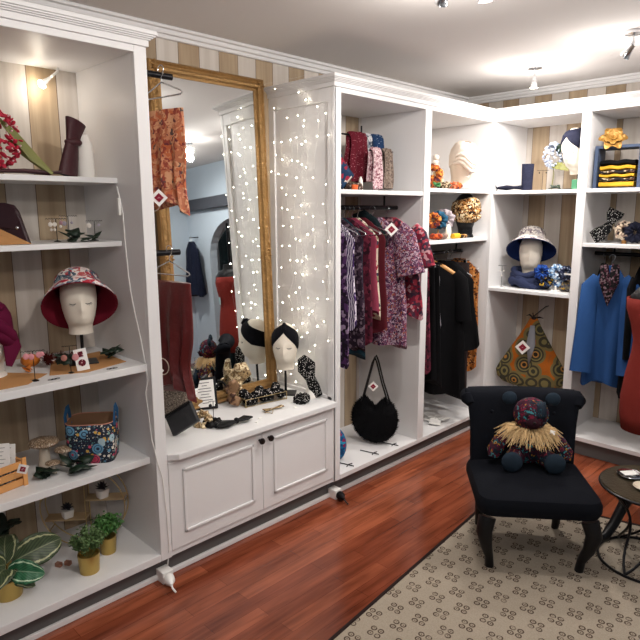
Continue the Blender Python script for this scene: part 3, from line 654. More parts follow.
# deck: plants and ring shelf
POTG = plain('gold_pot', 'bfa45e', .38, .75)
def pot(t, r_, h, mat=POTG):
    MB().lathe([(.0001, 0), (r_ * .86, 0), (r_ * .88, .003), (r_, h - .003), (r_, h), (r_ - .004, h), (r_ - .006, h - .015), (.0001, h - .016)], n=36).build('pot', mat, t)
CAL = leaf_mat('calathea_leaf', '2a3a28', 'b4b78e', '54633f'); CAL2 = leaf_mat('calathea_leaf_young', '1f5a3c', 'c9e0c0', '3e8058')
def leafy(t, base, tip, w, mat, lift=.03, up=None, stem=True, nm='leaf'):
    base = Vector(base); tip = Vector(tip); d = tip - base; L = d.length; d.normalize(); upv = Vector(up or (0, 0, 1)); s_ = d.cross(upv).normalized(); nrm = s_.cross(d).normalized()
    def fn(u, v):
        ww = w * (sin(pi * min(1, max(0, v)) ** .9) ** .55) * .5 if 0 < v < 1 else 0
        a = (u - .5) * 2
        return base + d * (L * v) + s_ * (a * ww) + nrm * (lift * sin(pi * v) + abs(a) * ww * .25 + .004 * sin(v * 25) * abs(a)) - Vector((0, 0, .02)) * v * v
    m = MB(); m.grid(fn, 10, 18, uv=True); m.build(nm, mat, t, solid=.0012)
t = thing('potted_calathea', 'calathea with cream-edged leaves in a gold pot on the unit floor', 'plant', (-.165, .60, DK))
pot(t, .053, .075)
leafy(t, (.0, 0.02, .12), (.0, .20, .16), .115, CAL, .02, (1, -.3, .5))
leafy(t, (.01, .0, .10), (.09, .10, .10), .085, CAL2, .015, (.9, -.5, .5))
leafy(t, (.0, 0, .10), (.09, -.09, .10), .10, CAL, .03, (.7, -.3, .8))
leafy(t, (.0, 0, .12), (.02, -.14, .17), .10, CAL, .02, (1, 0, .5))
leafy(t, (.0, 0, .12), (-.1, .04, .20), .10, CAL, .02, (1, -.5, .2))
leafy(t, (.0, 0, .10), (.07, .07, .055), .05, CAL, .02, (.7, -.6, .4))
st = MB()
for p in ((-.0, .05, .10), (.02, .02, .09), (.02, -.03, .08), (-.02, -.03, .10), (-.03, .01, .10), (.03, .0, .07)): st.tube([(0, 0, .045), (p[0] * .5, p[1] * .5, .07), p], .0018, 6)
st.build('stems', plain('stem_brown', '6b5a35', .7), t)
t = thing('potted_plant', 'dark leaved plant behind the calathea at the left edge', 'plant', (-.36, .64, DK)); pot(t, .04, .07)
for k in range(7): leafy(t, (0, 0, .09), (.09 * cos(k * .9), .09 * sin(k * .9), .19 + .02 * (k % 2)), .06, DKGREEN, .02)
def bushy(label, loc, r_, h, pr, ph, seed, light, dense=420, ls=.007):
    t = thing('potted_plant', label, 'plant', loc, group='small green plants in gold pots'); pot(t, pr, ph)
    rd = random.Random(seed); m = MB(); s2 = MB()
    for k in range(42):
        a = rd.uniform(0, 6.28); q = rd.uniform(0, 1) ** .6; top = Vector((r_ * q * cos(a), r_ * q * sin(a), ph + h * (1 - .45 * q) * rd.uniform(.75, 1.05)))
        s2.tube([(pr * .4 * q * cos(a), pr * .4 * q * sin(a), ph - .01), top], .0007, 4)
        for j in range(dense // 42):
            f = rd.uniform(.35, 1); p = Vector((top.x * (.4 + .6 * f), top.y * (.4 + .6 * f), ph + (top.z - ph) * f)) + Vector((rd.gauss(0, .005), rd.gauss(0, .005), rd.gauss(0, .004)))
            m.xf(p, (rd.uniform(-1, 1), rd.uniform(-1, 1), rd.uniform(0, 6))); L = ls * rd.uniform(.8, 1.4)
            m.add([(-L, 0, 0), (0, L * .55, .001), (L, 0, 0), (0, -L * .55, .001)], [(0, 1, 2, 3)])
    m.xf(); m.build('foliage', light, t); s2.build('stems', OLIVE, t)
GR1 = plain('herb_green', '5d7a48', .6, var=.45); GR2 = plain('fern_green', '4f8040', .6, var=.4)
bushy('fine leaved green plant in a shiny gold pot, foremost of the pair', (-.10, .872, DK), .066, .13, .041, .075, 4, GR1, 2300, .0055)
bushy('round leaved green plant in a gold pot inside the ring shelf', (-.175, .985, DK), .062, .11, .034, .07, 5, GR2, 1000, .009)
RA = R(50); RC = (-.30, .955)
t = thing('ring_shelf', 'gold wire ring shelf with two small wooden ledges on the unit floor', 'display shelf', (RC[0], RC[1], DK), rz=RA)
for y in (-.03, .03):
    MB().tube([(.168 * cos(2 * pi * k / 64), y, .174 + .170 * sin(2 * pi * k / 64)) for k in range(64)], .0026, 8, closed=True).build('ring', GOLDWIRE, t)
m = MB()
for y in (-.03, .03): m.tube([(.01, y, .006), (.01, y, .342)], .0024, 8)
for a in (60, 170, 215, 270, 325, 5):
    x, z = .168 * cos(R(a)), .174 + .170 * sin(R(a)); m.tube([(x, -.03, z), (x, .03, z)], .0024, 6)
m.build('cross_bars', GOLDWIRE, t)
LW = plain('ledge_wood', 'b39a76', .6)
MB().box(.01, .165, -.03, .03, .20, .205).build('ledge', LW, t, smooth=False); MB().box(-.155, .01, -.03, .03, .118, .123).build('ledge', LW, t, smooth=False)
SUC = plain('dark_succulent', '231f2a', .5)
def succulent(label, loc, s):
    t = thing('potted_succulent', label, 'plant', loc, group='dark succulents in white pots')
    m = MB(); m.loft([rsq(.034 * s, .034 * s, .008 * s, 0), rsq(.04 * s, .04 * s, .008 * s, .03 * s)]); m.build('pot', CANVASW, t, bevel=.001)
    m = MB()
    for k in range(22):
        a = k * 2.4; e = .25 + .055 * k; q = Vector((cos(a) * cos(e), sin(a) * cos(e), sin(e))) * .028 * s
        m.tube([(0, 0, .03 * s), Vector((0, 0, .03 * s)) + q * .5 + Vector((0, 0, .002)), Vector((0, 0, .03 * s)) + q], [.002 * s, .005 * s, .0006], 6, flat=.5)
    m.build('rosette', SUC, t)
def on_ring(x, y, z):
    return (RC[0] + x * cos(RA) - y * sin(RA), RC[1] + x * sin(RA) + y * cos(RA), DK + z)
succulent('dark succulent in a white pot on the upper gold ring ledge', on_ring(.075, -.005, .2055), 1.15)
succulent('dark succulent in a white pot on the lower gold ring ledge', on_ring(-.07, -.005, .1235), 1.1)
for k, (x, y, lb) in enumerate(((-.2, .83, 'small pink wooden block left of the fine leaved plant'), (-.215, .80, 'small pink wooden block further from the fine leaved plant'))):
    tag(MB().box(-.012, .012, -.008, .008, 0, .016).build('wooden_block', plain('pink_block', 'a0705c', .7), bevel=.001), lb, 'block', 'small pink blocks', (x, y, DK), rz=.5)
# lamp inside bay A and cable
t = thing('shelf_spotlight', 'small white spotlight glowing at the top of the left unit', 'lamp', (-.42, 1.03, 2.04))
MB().tube([(0, 0, 0), (0, 0, -.015), (.012, -.03, -.04)], .005, 8).build('arm', PLASTIC, t)
MB().xf((.012, -.03, -.04), (R(130), 0, R(-25))).lathe([(.005, 0), (.007, .02), (.012, .035), (.015, .04)], n=20).build('shade', PLASTIC, t)
MB().xf((.012, -.03, -.04), (R(130), 0, R(-25))).ell((0, 0, .046), .017, .017, .012, n=16).build('bulb', LIT, t)
t = thing('white_cable', 'white cable with inline switch running down the left unit to its plug', 'cable', (-.1, 1.118, 1.0))
m = MB((-.1, 1.118, 1.0)); rd = random.Random(4)
pts = [(-.175, 1.119, 1.59), (-.155, 1.119, 1.54), (-.14, 1.119, 1.49), (-.135, 1.119, 1.38), (-.125, 1.119, 1.25), (-.105, 1.118, 1.16), (-.085, 1.119, 1.09), (-.06, 1.119, 1.02), (-.035, 1.118, .93), (-.022, 1.119, .86), (-.045, 1.119, .80), (-.03, 1.119, .72), (-.012, 1.117, .62), (.003, 1.125, .54), (.005, 1.145, .45), (.004, 1.155, .3), (.003, 1.158, .14), (-.02, 1.16, .055)]
m.tube(pts, .0022, 8); m.build('lead', CABLE, t)
MB((-.1, 1.118, 1.0)).box(-.165, -.148, 1.108, 1.12, 1.48, 1.545).build('inline_switch', PLASTIC, t, bevel=.003)
def plugbox(label, y, plugmat, label2):
    t = thing('extension_socket', label, 'socket', (-.01, y, 0), group='socket boxes on the floor')
    MB().box(-.038, .018, -.024, .024, 0, .05).build('box', PLASTIC, t, bevel=.003)
    q = thing('plug', label2, 'plug', (.008, y, .025), rot=(0, 0, R(-20)), group='plugs in the socket boxes')
    m = MB(); m.xf((.01, 0, 0), (0, R(90), 0)); m.lathe([(.0001, 0), (.022, 0), (.021, .02), (.012, .035), (.006, .05), (.0001, .05)], n=20); m.build('body', plugmat, q)
    m = MB(); m.tube([(.055, 0, 0), (.07, .002, -.008), (.085, .012, -.02)], .004, 8); m.build('lead', plugmat, q)
plugbox('white socket box on the floor between shelf unit and cabinet', 1.145, PLASTIC, 'white plug in the socket box below the mirror cabinet')
plugbox('white socket box on the floor between cabinet and wardrobe', 2.165, BLACK, 'black plug in the socket box below the wardrobe')

# ------------------------------------------------------------------ bay B
# gilt mirror leaning on the wall
mt = thing('wall_mirror', 'tall mirror in an ornate gilt frame leaning behind the counter', 'mirror', (-.384, 1.752, .5465), rz=R(90))
mt.rotation_euler = Euler((R(-2.5), 0, R(90)))
GILT = plain('gilt_frame', 'a07c4c', .42, .55, bump=.8, bs=60, var=.4)
W2, HM, FW = .325, 1.60, .062
fr = MB(); prof = [(0, 0), (.004, -.020), (.012, -.026), (.02, -.018), (.028, -.02), (.036, -.03), (.046, -.026), (.052, -.014), (.062, -.010), (.062, .0)]
rings = []
for (sx, sz, cx, cz) in ((-1, -1, -W2, 0), (1, -1, W2, 0), (1, 1, W2, HM), (-1, 1, -W2, HM)):
    rings.append([(cx - sx * a, y, cz - sz * a) for a, y in prof])
fr.loft(rings, closed=True, caps=False); fr.build('frame', GILT, mt)
for (x, z) in ((-W2, 0), (W2, 0), (W2, HM), (-W2, HM), (W2, .72), (-W2, .72)):
    c = MB(); sx = -1 if x < 0 else 1; sz = -1 if z == 0 else 1; rd = random.Random(int(x * 100 + z * 10))
    cx, cz = x - sx * FW / 2, (z - sz * FW / 2 if z in (0, HM) else z)
    for k in range(16):
        a = rd.uniform(0, 6.28); q = rd.uniform(.0, .026); c.ell((cx + q * cos(a), -.024, cz + (1.6 if z == .72 else 1) * q * sin(a)), .007, .007, .005, n=8)
    c.build('ornament', GILT, mt)
MB().box(-W2 + .055, W2 - .055, -.006, -.002, .055, HM - .055).build('glass', MIRROR, mt, smooth=False)
# pegs and halter tops
for z, lb in ((2.0, 'upper black peg on the side of the left unit'), (1.333, 'lower black peg on the side of the left unit')):
    t = thing('wall_peg', lb, 'peg', (-.1, 1.172, z), group='black pegs'); MB().tube([(0, -.0, 0), (0, .16, 0)], .012, 14).build('rod', BLACK, t); MB().xf((0, 0, 0), (R(-90), 0, 0)).lathe([(.0001, 0), (.02, 0), (.02, .006), (.0001, .006)], n=16).build('flange', BLACK, t)
def wire_hanger(label, loc, rz, w=.19, drop=.05, mat=CHROME, clips=False, wood=False, group='hangers', tilt=0):
    """hook at the origin, arms spread along local x"""
    t = thing('clothes_hanger', label, 'hanger', loc, rot=(0, R(tilt), rz), group=group)
    m = MB(); hk = [(.016 * cos(a) , 0, .0 + .016 * sin(a)) for a in [R(200 - 25 * k) for k in range(9)]]
    m.tube(hk + [(.012, 0, -.012), (0, 0, -.028), (0, 0, -.045)], .0018, 6); m.build('hook', CHROME, t)
    if wood:
        b = MB(); b.tube([(-w, 0, -.045 - drop), (-w * .5, 0, -.05 - drop * .35), (0, 0, -.045), (w * .5, 0, -.05 - drop * .35), (w, 0, -.045 - drop)], [.012, .016, .018, .016, .012], 12, flat=1, up=(0, 1, 0)); b.build('shoulder_bar', WOOD, t)
    elif clips:
        b = MB(); b.tube([(-w, 0, -.05), (w, 0, -.05)], .003, 8); b.build('bar', mat, t)
        for s_ in (-.8, .8): MB().box(w * s_ - .012, w * s_ + .012, -.006, .006, -.085, -.045).build('clip', mat, t, bevel=.002)
    else:
        b = MB(); b.tube([(0, 0, -.045), (w, 0, -.045 - drop), (w + .004, 0, -.052 - drop), (w - .006, 0, -.058 - drop), (0, 0, -.058 - drop), (-w + .006, 0, -.058 - drop), (-w - .004, 0, -.052 - drop), (-w, 0, -.045 - drop)], .0028, 6, closed=True, up=(0, 1, 0)); b.build('frame', mat, t)
    return t
FLO = cprint('orange_floral', [(0, 'b96c4a'), (.22, 'd9a078'), (.42, '9a4232'), (.55, 'cf8a66'), (.72, '6f2e34'), (.8, 'c4683e'), (.95, '5d4a45')], 52, 'cell', distort=.12, rough=.6)
MAR = plain('maroon_satin', '5c1c1c', .33, bump=.9, bs=16, var=.2)
def halter(name, label, z, w, h, mat, gather):
    m = MB(); n = 40; rings = []
    for i in range(21):
        s = i / 20; zz = -s * h; ww = w * (1 - gather * exp(-((s - .78) / .18) ** 2) + .12 * s); yy = .018 + .010 * s; ring = []
        for k in range(n):
            a = 2 * pi * k / n; f = 1 + .5 * sin(9 * a + 2 * sin(s * 3)) * (.3 + min(s, .8))
            ring.append((ww * cos(a), yy * sin(a) * f, zz + (.06 * (abs(cos(a)) ** 2) * -1 * (s ** 4))))
        rings.append(ring)
    m.loft(rings)
    return tag(m.build(name, mat), label, 'top', loc=(-.07, 1.268, z), rz=R(8), group='hanging tops by the mirror')
halter('halter_top', 'orange floral halter top hung on the upper peg over the mirror', 1.868, .115, .33, FLO, .12)
halter('halter_top', 'dark maroon satin top hung on the lower peg over the counter', 1.222, .115, .42, MAR, .3)
wire_hanger('thin wire hanger on the upper black peg', (-.07, 1.268, 2.014), R(8), .11, .04)
wire_hanger('thin wire hanger on the lower black peg', (-.07, 1.268, 1.347), R(8), .11, .04)
for z, q, lb in ((1.545, .035, 'white swing tag with red square on the orange floral halter top'), (.86, -.055, 'white swing tag with red square on the maroon satin top')):
    price_tag((-.055 + q, 1.205, z), face_cam(-.07, 1.23), lb, .046)
for z, nm in ((1.53, 'pale ring at the bottom of the orange floral top'), (.88, 'pale ring at the bottom of the maroon satin top')):
    m = MB(); m.tube([(.034 * cos(2 * pi * k / 28), 0, .034 * sin(2 * pi * k / 28)) for k in range(28)], .002, 6, closed=True)
    tag(m.build('tag_ring', plain('pale_cord', 'd8c8b8', .6)), nm, 'ring', 'pale tag cords', (-.09, 1.222, z), rz=R(20))
CT = .5455
# clutch
t = thing('sequin_clutch', 'dark clutch with sequinned flap leaning at the left end of the counter', 'bag', (-.09, 1.335, CT + .012), rot=(R(-24), R(-33), R(38)))
MB().box(-.068, .068, -.012, .012, .03, .22).build('body', plain('charcoal_cloth', '25262a', .55, bump=.3), t, bevel=.004)
MB().box(-.071, .071, -.018, -.012, .125, .223).build('flap', cprint('sequins', [(0, '6b5f54'), (.4, '8d8074'), (.6, '3f3833'), (.8, 'a89c8d')], 330, 'cell', rough=.4), t, bevel=.002, label='brown and silver sequinned flap')
MB().box(-.071, .071, -.0185, -.012, .116, .127).build('edge', BLKWOOD, t)
# framed sign
t = thing('framed_notice', 'small black framed white notice standing on the counter', 'sign', (-.345, 1.60, CT), rot=(R(-14), R(-4), R(55)))
MB().box(-.056, .056, -.006, .006, .0, .155).build('frame', BLKWOOD, t, bevel=.002)
MB().box(-.045, .045, -.0075, -.006, .012, .143).build('paper', PAPER, t, smooth=False)
m = MB()
for k, w in enumerate((.6, .3, .75, .8, .5, .7, .85, .4)): m.box(-.04 * w, .04 * w, -.0083, -.0075, .128 - k * .014, .131 - k * .014)
m.build('print', INK, t, smooth=False)
MB().box(-.02, .02, .006, .05, 0, .004).tube([(0, .006, .12), (0, .05, .004)], .004, 6).build('easel_leg', BLKWOOD, t)
earring_stand('black earring stand with two dark ball earrings before the framed notice', (-.21, 1.545, CT), face_cam(-.2, 1.5), .085, .04, BLACK, [(-.013, .012, .008, BLKWOOD), (.013, .012, .006, BLKWOOD)])
GSAT = cprint('gold_satin', [(0, '5c452e'), (.4, 'b59a70'), (.47, '7d6242'), (.53, 'dcc8a2'), (.62, '8c6e4a')], 30, 'noise', rough=.28, bump=1.0, metal=.3)
BSAT = plain('black_satin', '07070a', .5, bump=.4, bs=30, spec=.2)
def knotted(label, loc, rot, mat, s, name='knotted_headband', group='knotted headbands'):
    m = MB(); m.tube([(.0, 0, 0), (.01 * s, 0, .03 * s), (.0, 0, .055 * s), (.012 * s, 0, .10 * s), (0, 0, .135 * s)], [.03 * s, .034 * s, .012 * s, .035 * s, .02 * s], 16, flat=.45, up=(0, 1, 0))
    m.ell((0, -.004 * s, .058 * s), .019 * s, .019 * s, .015 * s, n=14); m.tube([(-.03 * s, .01, .02 * s), (-.012 * s, 0, .06 * s), (-.034 * s, .01, .105 * s)], [.012 * s, .012 * s, .018 * s], 12, flat=.5, up=(0, 1, 0))
    return tag(m.build(name, mat), label, 'headband', group, loc, rot=rot)
knotted('gold satin knotted headband standing behind the glass tray', (-.335, 1.765, CT + .012), (R(-8), R(8), R(45)), GSAT, 1.4)
knotted('brown satin knot headband standing left of the gold one', (-.28, 1.715, CT + .012), (R(-5), R(-4), R(50)), cprint('bronze_satin', [(0, '4a3026'), (.45, '8a6a4e'), (.6, '5f4234'), (.75, 'b3906c')], 28, 'noise', rough=.35, bump=.8, metal=.3), .9)
m = MB(); m.tube([(.045 * cos(a), 0, .055 * sin(a)) for a in [pi * k / 12 - .2 for k in range(15)]], [.009] * 15, 10, flat=.6)
tag(m.build('hair_band', BSAT), 'black satin alice band arching behind the framed notice', 'headband', loc=(-.385, 1.70, CT + .06), rz=R(50))
scrunchie('gold satin scrunchie lying right of the sequinned clutch', (-.17, 1.455, CT + .026), .03, .017, GSAT, (R(60), 0, R(30)))
scrunchie('black scrunchie lying between clutch and black bow', (-.14, 1.49, CT + .014), .03, .014, BSAT, (0, 0, 0), seed=4)
m = MB(); m.tube([(0, -.10, .014), (0, -.06, .018), (0, 0, .016), (0, .05, .02), (0, .085, .016)], [.012, .034, .012, .026, .008], 16, flat=.4)
m.ell((0, 0, .018), .016, .013, .014, n=12)
tag(m.build('black_bow', BSAT), 'black satin bow lying along the front of the counter', 'bow', loc=(-.075, 1.575, CT), rz=R(-4))
# glass tray with pompoms
t = thing('glass_tray', 'rectangular glass tray with gold edges holding black pompoms', 'tray', (-.25, 1.87, CT), rz=R(-8))
e = MB(); w, l, h = .045, .12, .04
for z in (.004, h): e.tube([(-w, -l, z), (w, -l, z), (w, l, z), (-w, l, z)], .0018, 6, closed=True)
for a in (-1, 1):
    for b_ in (-1, 1): e.tube([(a * w, b_ * l, 0), (a * w, b_ * l, h)], .0018, 6)
e.build('gold_edges', GOLDWIRE, t); MB().box(-w, w, -l, l, .003, .005).build('base', GLASSM, t, smooth=False)
POM = cprint('black_dotted', [(0, 'cfc8c4'), (.27, '08080b')], 90, 'dot', rough=.8)
rd = random.Random(2)
for k in range(14):
    j = k % 7; x = (-.022 if k < 7 else .022) + rd.uniform(-.004, .004); y = -.10 + j * .033 + rd.uniform(-.004, .004)
    if k == 0:
        pm = MB().ell((0, 0, 0), .025, .025, .024, n=14, fn=lambda th, ph: 1 + .09 * sin(6 * th) * sin(5 * ph)).build('dotted_pompom', POM)
        o = pm
    else: o = pm.copy(); COL.objects.link(o)
    a = R(-8); tag(o, 'one of the black white-dotted pompoms piled in the glass tray', 'pompom', 'black dotted pompoms in the tray', (-.25 + x * cos(a) - y * sin(a), 1.87 + x * sin(a) + y * cos(a), CT + .030 + (.024 if k % 3 == 0 else 0)), rot=(k, k * 2, k * 3))
m = MB()
for s_ in (-1, 1): m.tube([(0, 0, .006), (s_ * .012, s_ * .055, .004), (s_ * -.012 + .02, s_ * .055, .006)], .0022, 6, closed=True); m.tube([(0, 0, .01), (s_ * .02, s_ * .05, .012)], [.006, .016], 10, flat=.25)
tag(m.build('gold_bow_clip', GSAT), 'gold bow clip lying in front of the glass tray', 'hair clip', loc=(-.105, 1.82, CT), rz=R(15))
# head on counter
hx, hy = -.265, 2.045
head('mannequin_head', 'cream mannequin head with black headband standing on the counter', (hx, hy, CT), face_cam(hx, hy) - .12, standh=.15, s=.90)
m = MB(); m.xf((0, 0, .15))
def zl(th):
    a = abs((th + pi) % (2 * pi) - pi); return .222 - .10 * min(1, a / 1.35) if a < 1.35 else .122 - .03 * min(1, (a - 1.35) / 1.2)
def zu(th):
    a = abs((th + pi) % (2 * pi) - pi); return .2675 - .095 * (.5 - .5 * cos(min(a, pi)))
band(m, zl, zu, 1.02, 1.07); m.tube([hpt(0, .235, 1.07), hpt(0, .25, 1.1), hpt(0, .262, 1.05)], [.01, .014, .01], 12)
NAVY = plain('navy_black_jersey', '0d0d14', .85, bump=.3)
o = tag(m.build('twist_headband', NAVY), 'black twist headband worn by the head on the counter', 'headband', loc=(hx, hy, CT), rz=face_cam(hx, hy) - .12, group='twist headbands on heads'); o.scale = (.905,) * 3
# dotted band and scrunchie on white stand
DOT = cprint('black_white_dot', [(0, 'd8d5d2'), (.26, '08080b')], 140, 'dot', rough=.8)
t = thing('headband_stand', 'white cone stand under the black dotted headband on the counter', 'display stand', (-.22, 2.085 + .125, CT)); t.location = (-.215, 2.09, CT)
t.location = (-.12, 2.085, CT)
MB().lathe([(.03, 0), (.026, .03), (.014, .09), (.004, .12), (.0001, .121)], n=20, caps=True).build('post', CANVASW, t)
m = MB(); m.tube([(.03, .035, .008), (.02, .012, .06), (.012, -.01, .11), (0, -.025, .16), (-.005, -.02, .2), (.0, -.008, .215)], [.024, .03, .026, .046, .046, .028], 16, flat=.55, up=(.7, -.7, 0))
tag(m.build('knotted_headband', DOT), 'black headband with white dots on a cone stand at the counter end', 'headband', loc=(-.115, 2.075, CT), rz=R(10), group='knotted headbands')
scrunchie('black scrunchie with white dots beside the dotted headband', (-.095, 2.0, CT + .018), .026, .018, DOT, (R(15), 0, 0), seed=6)
for k, (x, y) in enumerate(((-.06, 1.70), (-.13, 1.955), (-.035, 1.66), (-.06, 1.92))):
    lb = ('white price chip beside the black bow', 'white price chip before the mannequin head', 'white price chip nearest the counter edge by the bow', 'white price chip left of the dotted scrunchie')[k]
    tag(MB().box(-.006, .006, -.011, .011, 0, .003).build('price_chip', PLASTIC), lb, 'price marker', 'white price chips', (x, y, CT), rz=.4)

# fairy lights
fl = thing('fairy_lights', 'string of small warm fairy lights draped over the white end panel and mirror', 'string lights', (-.2, 2.12, 1.5))
rd = random.Random(11); off = (-.2, 2.12, 1.5); wires = MB(off); bulbs = []
for i, (x0_, zt, zb) in enumerate(((-.03, 2.03, .75), (-.10, 1.98, .72), (-.17, 2.02, .62), (-.20, 1.9, .62), (-.24, 2.06, .58), (-.29, 1.95, .60), (-.36, 2.04, .6), (-.41, 2.1, .62))):
    pts = [(x0_, 2.128, 2.065)] ; z = zt; x = x0_
    while z > zb:
        x = x0_ + rd.uniform(-.022, .022); y = 2.122 - rd.uniform(0, .02); pts.append((x, y, z))
        if rd.random() < .92: bulbs.append((x + rd.uniform(-.006, .006), y - .003, z))
        z -= rd.uniform(.06, .12)
    wires.tube(pts, .0003, 4)
pts = []
for k in range(16):
    x = -.44 + k * .03; p = (x, 2.085 + rd.uniform(-.006, .006), 2.121 + rd.uniform(.0, .004)); pts.append(p)
    if k % 2 == 0: bulbs.append((p[0], p[1] - .004, p[2] + rd.uniform(-.004, .006)))
wires.tube(pts, .0003, 4)
pts = []
for k in range(9): z = 2.05 - k * .11; p = (-.375 + .0508 * (.7 - z * .35) , 2.045 + rd.uniform(-.02, .02), z); pts.append(p); bulbs.append(p)
wires.tube(pts, .0003, 4)
wires.build('wire', plain('clear_wire', 'd8d6d0', .6), fl)
b0 = MB().ell((0, 0, 0), .0018, n=8).build('bulb', BULB, fl)
for k, p in enumerate(bulbs[:100]):
    o = b0 if k == 0 else b0.copy()
    if k: COL.objects.link(o)
    o.parent = fl; o.location = Vector(p) - Vector(off); s_ = rd.choice((.8, .9, 1, 1.1, 1.7)); o.scale = (s_,) * 3

# ------------------------------------------------------------------ garments
def garment(name, label, loc, rz, w, length, mat, depth=.022, neck=.05, drop=.05, flare=1.15, sleeve=None, slmat=None, group='garments on the rail', cat='garment', hem=0, collar=None, skew=0, wood=False, clips=False, hlabel=None, skirt=False, hmat=CHROME, pleat=7, slp=1, hover=.9):
    """loc is the rail point the hook hangs from; the cloth hangs in local xz; +x is the shoulder that leans out"""
    hz = -.045 if not skirt else -.062
    t = thing(name, label, cat, (loc[0], loc[1], loc[2] - .004), rz, group)
    n = 48; rings = []; M_ = 26; rd = random.Random(len(label)); ph = rd.uniform(0, 6)
    for i in range(M_ + 1):
        s = i / M_; 
        if skirt: ww = w * (.92 + (flare - .92) * s); zz = hz - length * s; dp = depth * (.6 + .9 * s)
        else:
            zz0 = s * length
            ww = w * min(1, .28 + .72 * min(1, zz0 / (drop + .03)) ** .8) if zz0 < drop + .03 else w * (1 - .06 * sin(pi * min(1, (zz0 - drop) / .35)) + (flare - 1) * ((zz0 - drop) / max(.01, length - drop)))
            zz = hz - zz0; dp = depth * (.5 + .8 * s)
        ring = []
        for k in range(n):
            a = 2 * pi * k / n; ca, sa = cos(a), sin(a)
            f = 1 + .55 * s * sin(pleat * a + ph + 1.5 * s)
            z2 = zz - hem * s ** 3 * (ca * .5 + .5) * 1.0 + .02 * s ** 3 * sin(3 * a + ph)
            ring.append((ww * ca + skew * s, dp * (1 if sa > 0 else -1) * abs(sa) ** .7 * f + .006 * s * sin(5 * ca + ph), z2))
        rings.append(ring)
    MB().loft(rings).build('body', mat, t)
    if sleeve:
        for sx in (1, -1):
            L, r0, r1, out = sleeve
            x0_ = sx * w * .86
            m = MB(); m.tube([(x0_ - sx * .02, 0, hz - drop * .75), (x0_ + sx * .02, -.004 * slp, hz - drop - .02), (x0_ + sx * (.02 + out * .5), -.012 * slp, hz - drop - .02 - L * .5), (x0_ + sx * (.02 + out), -.02 * slp, hz - drop - .02 - L)], [r0 * .8, r0, (r0 + r1) / 2, r1], 18, flat=.42, up=(0, 1, 0))
            m.build('sleeve', slmat or mat, t)
    if collar:
        m = MB(); m.tube([(.055 * cos(2 * pi * k / 20), .03 * sin(2 * pi * k / 20), hz - .004 - .012 * cos(2 * pi * k / 20)) for k in range(20)], .014, 8, closed=True); m.build('collar', collar, t)
    wire_hanger(hlabel or ('hanger inside the ' + label.split(' hanging')[0])[:90], (loc[0], loc[1], loc[2] - .002 + .0), rz, w * hover, drop, hmat, clips=clips, wood=wood)
    return t
P1 = cprint('purple_black_print', [(0, '2a1a33'), (.35, '4a2c55'), (.6, '1c1420'), (.8, '8a7590')], 60, 'cell')
P2 = cprint('purple_white_zigzag', [(0, 'cfc6d4'), (.42, '4c2f6b'), (.8, '2c1c40')], 26, 'wave', sx=(1, 1, 1))
P3 = cprint('dark_plum_print', [(0, '241824'), (.5, '3b2a3a'), (.75, '6b5a66')], 75, 'cell')
P4 = plain('dark_teal_cloth', '1a3440', .8, bump=.3)
P5 = cprint('maroon_leaf_print', [(0, '4d1a2a'), (.5, '6f2a3c'), (.8, '2c1620')], 60, 'cell')
P6 = plain('rose_cloth', '8e3a50', .8, bump=.3)
P7 = cprint('cream_floral', [(0, 'd6cbb6'), (.55, 'e2d8c4'), (.72, '9d2f38'), (.82, '8a8a6a'), (.92, '3c4450')], 62, 'cell')
P8 = plain('deep_maroon_cloth', '541a24', .75, bump=.3)
P9 = cprint('mosaic_print', [(0, '6d4560'), (.2, 'a890a0'), (.34, '4a2c4a'), (.52, '9a5636'), (.58, 'b5a0ac'), (.7, '35233c'), (.85, '803a50')], 130, 'cell', distort=.04)
P10 = cprint('red_floral', [(0, '6d1c30'), (.3, 'a03848'), (.5, '3b2a3c'), (.68, 'b58a90'), (.82, '54303e')], 60, 'cell')
TEAL = plain('bottle_green_jersey', '101c20', .85, bump=.3)
RX, RZ = -.18, 1.51
gl = [('garment', 'black and plum printed top hanging first behind the post', 2.235, .19, .74, P1, None), ('garment', 'purple and white zigzag print dress, second on the rail', 2.275, .195, .55, P2, None),
      ('garment', 'dark plum speckled dress hanging third on the rail', 2.32, .2, .68, P3, None), ('garment', 'dark teal long top hanging behind the plum dress', 2.355, .19, .72, P4, None),
      ('garment', 'maroon leaf print dress hanging behind the teal top', 2.395, .2, .66, P5, None), ('garment', 'rose pink top hanging left of the cream floral one', 2.43, .2, .50, P6, None),
      ('garment', 'cream floral top hanging between pink and maroon', 2.465, .2, .52, P7, None), ('garment', 'deep maroon plain dress hanging behind the cream floral one', 2.51, .205, .6, P8, None)]
for i, (nm, lb, y, w, L, mt_, sl) in enumerate(gl):
    garment(nm, lb, (RX, y, RZ - .005), R(-4 + 3 * (i % 3)), w, L, mt_, depth=.016, drop=.075, flare=1.08, group='tops on the left rail', hover=1.06)
garment('patterned_dress', 'purple and orange mosaic print dress with swing tag hanging at the rail end', (RX + .03, 2.60, RZ - .005), R(14), .20, .62, P9, depth=.03, drop=.085, flare=1.1, sleeve=(.20, .07, .085, .05), group='tops on the left rail', hem=.10, cat='dress')
garment('floral_top', 'red floral top hanging at the far end of the left rail', (RX + .02, 2.735, RZ - .005), R(6), .22, .5, P10, depth=.025, drop=.085, flare=1.15, sleeve=(.17, .06, .075, .05), group='tops on the left rail', hem=.05)
m = MB(); m.tube([(-.10, .0, .01), (-.03, -.02, .02), (.03, -.025, -.02), (.08, -.02, -.09), (.10, -.015, -.15)], [.02, .035, .04, .035, .012], 14, flat=.5, up=(0, 1, 0))
tag(m.build('draped_scarf', TEAL), 'bottle green scarf draped over the mosaic print dress shoulders', 'scarf', loc=(RX + .045, 2.56, RZ - .065), rz=R(14))
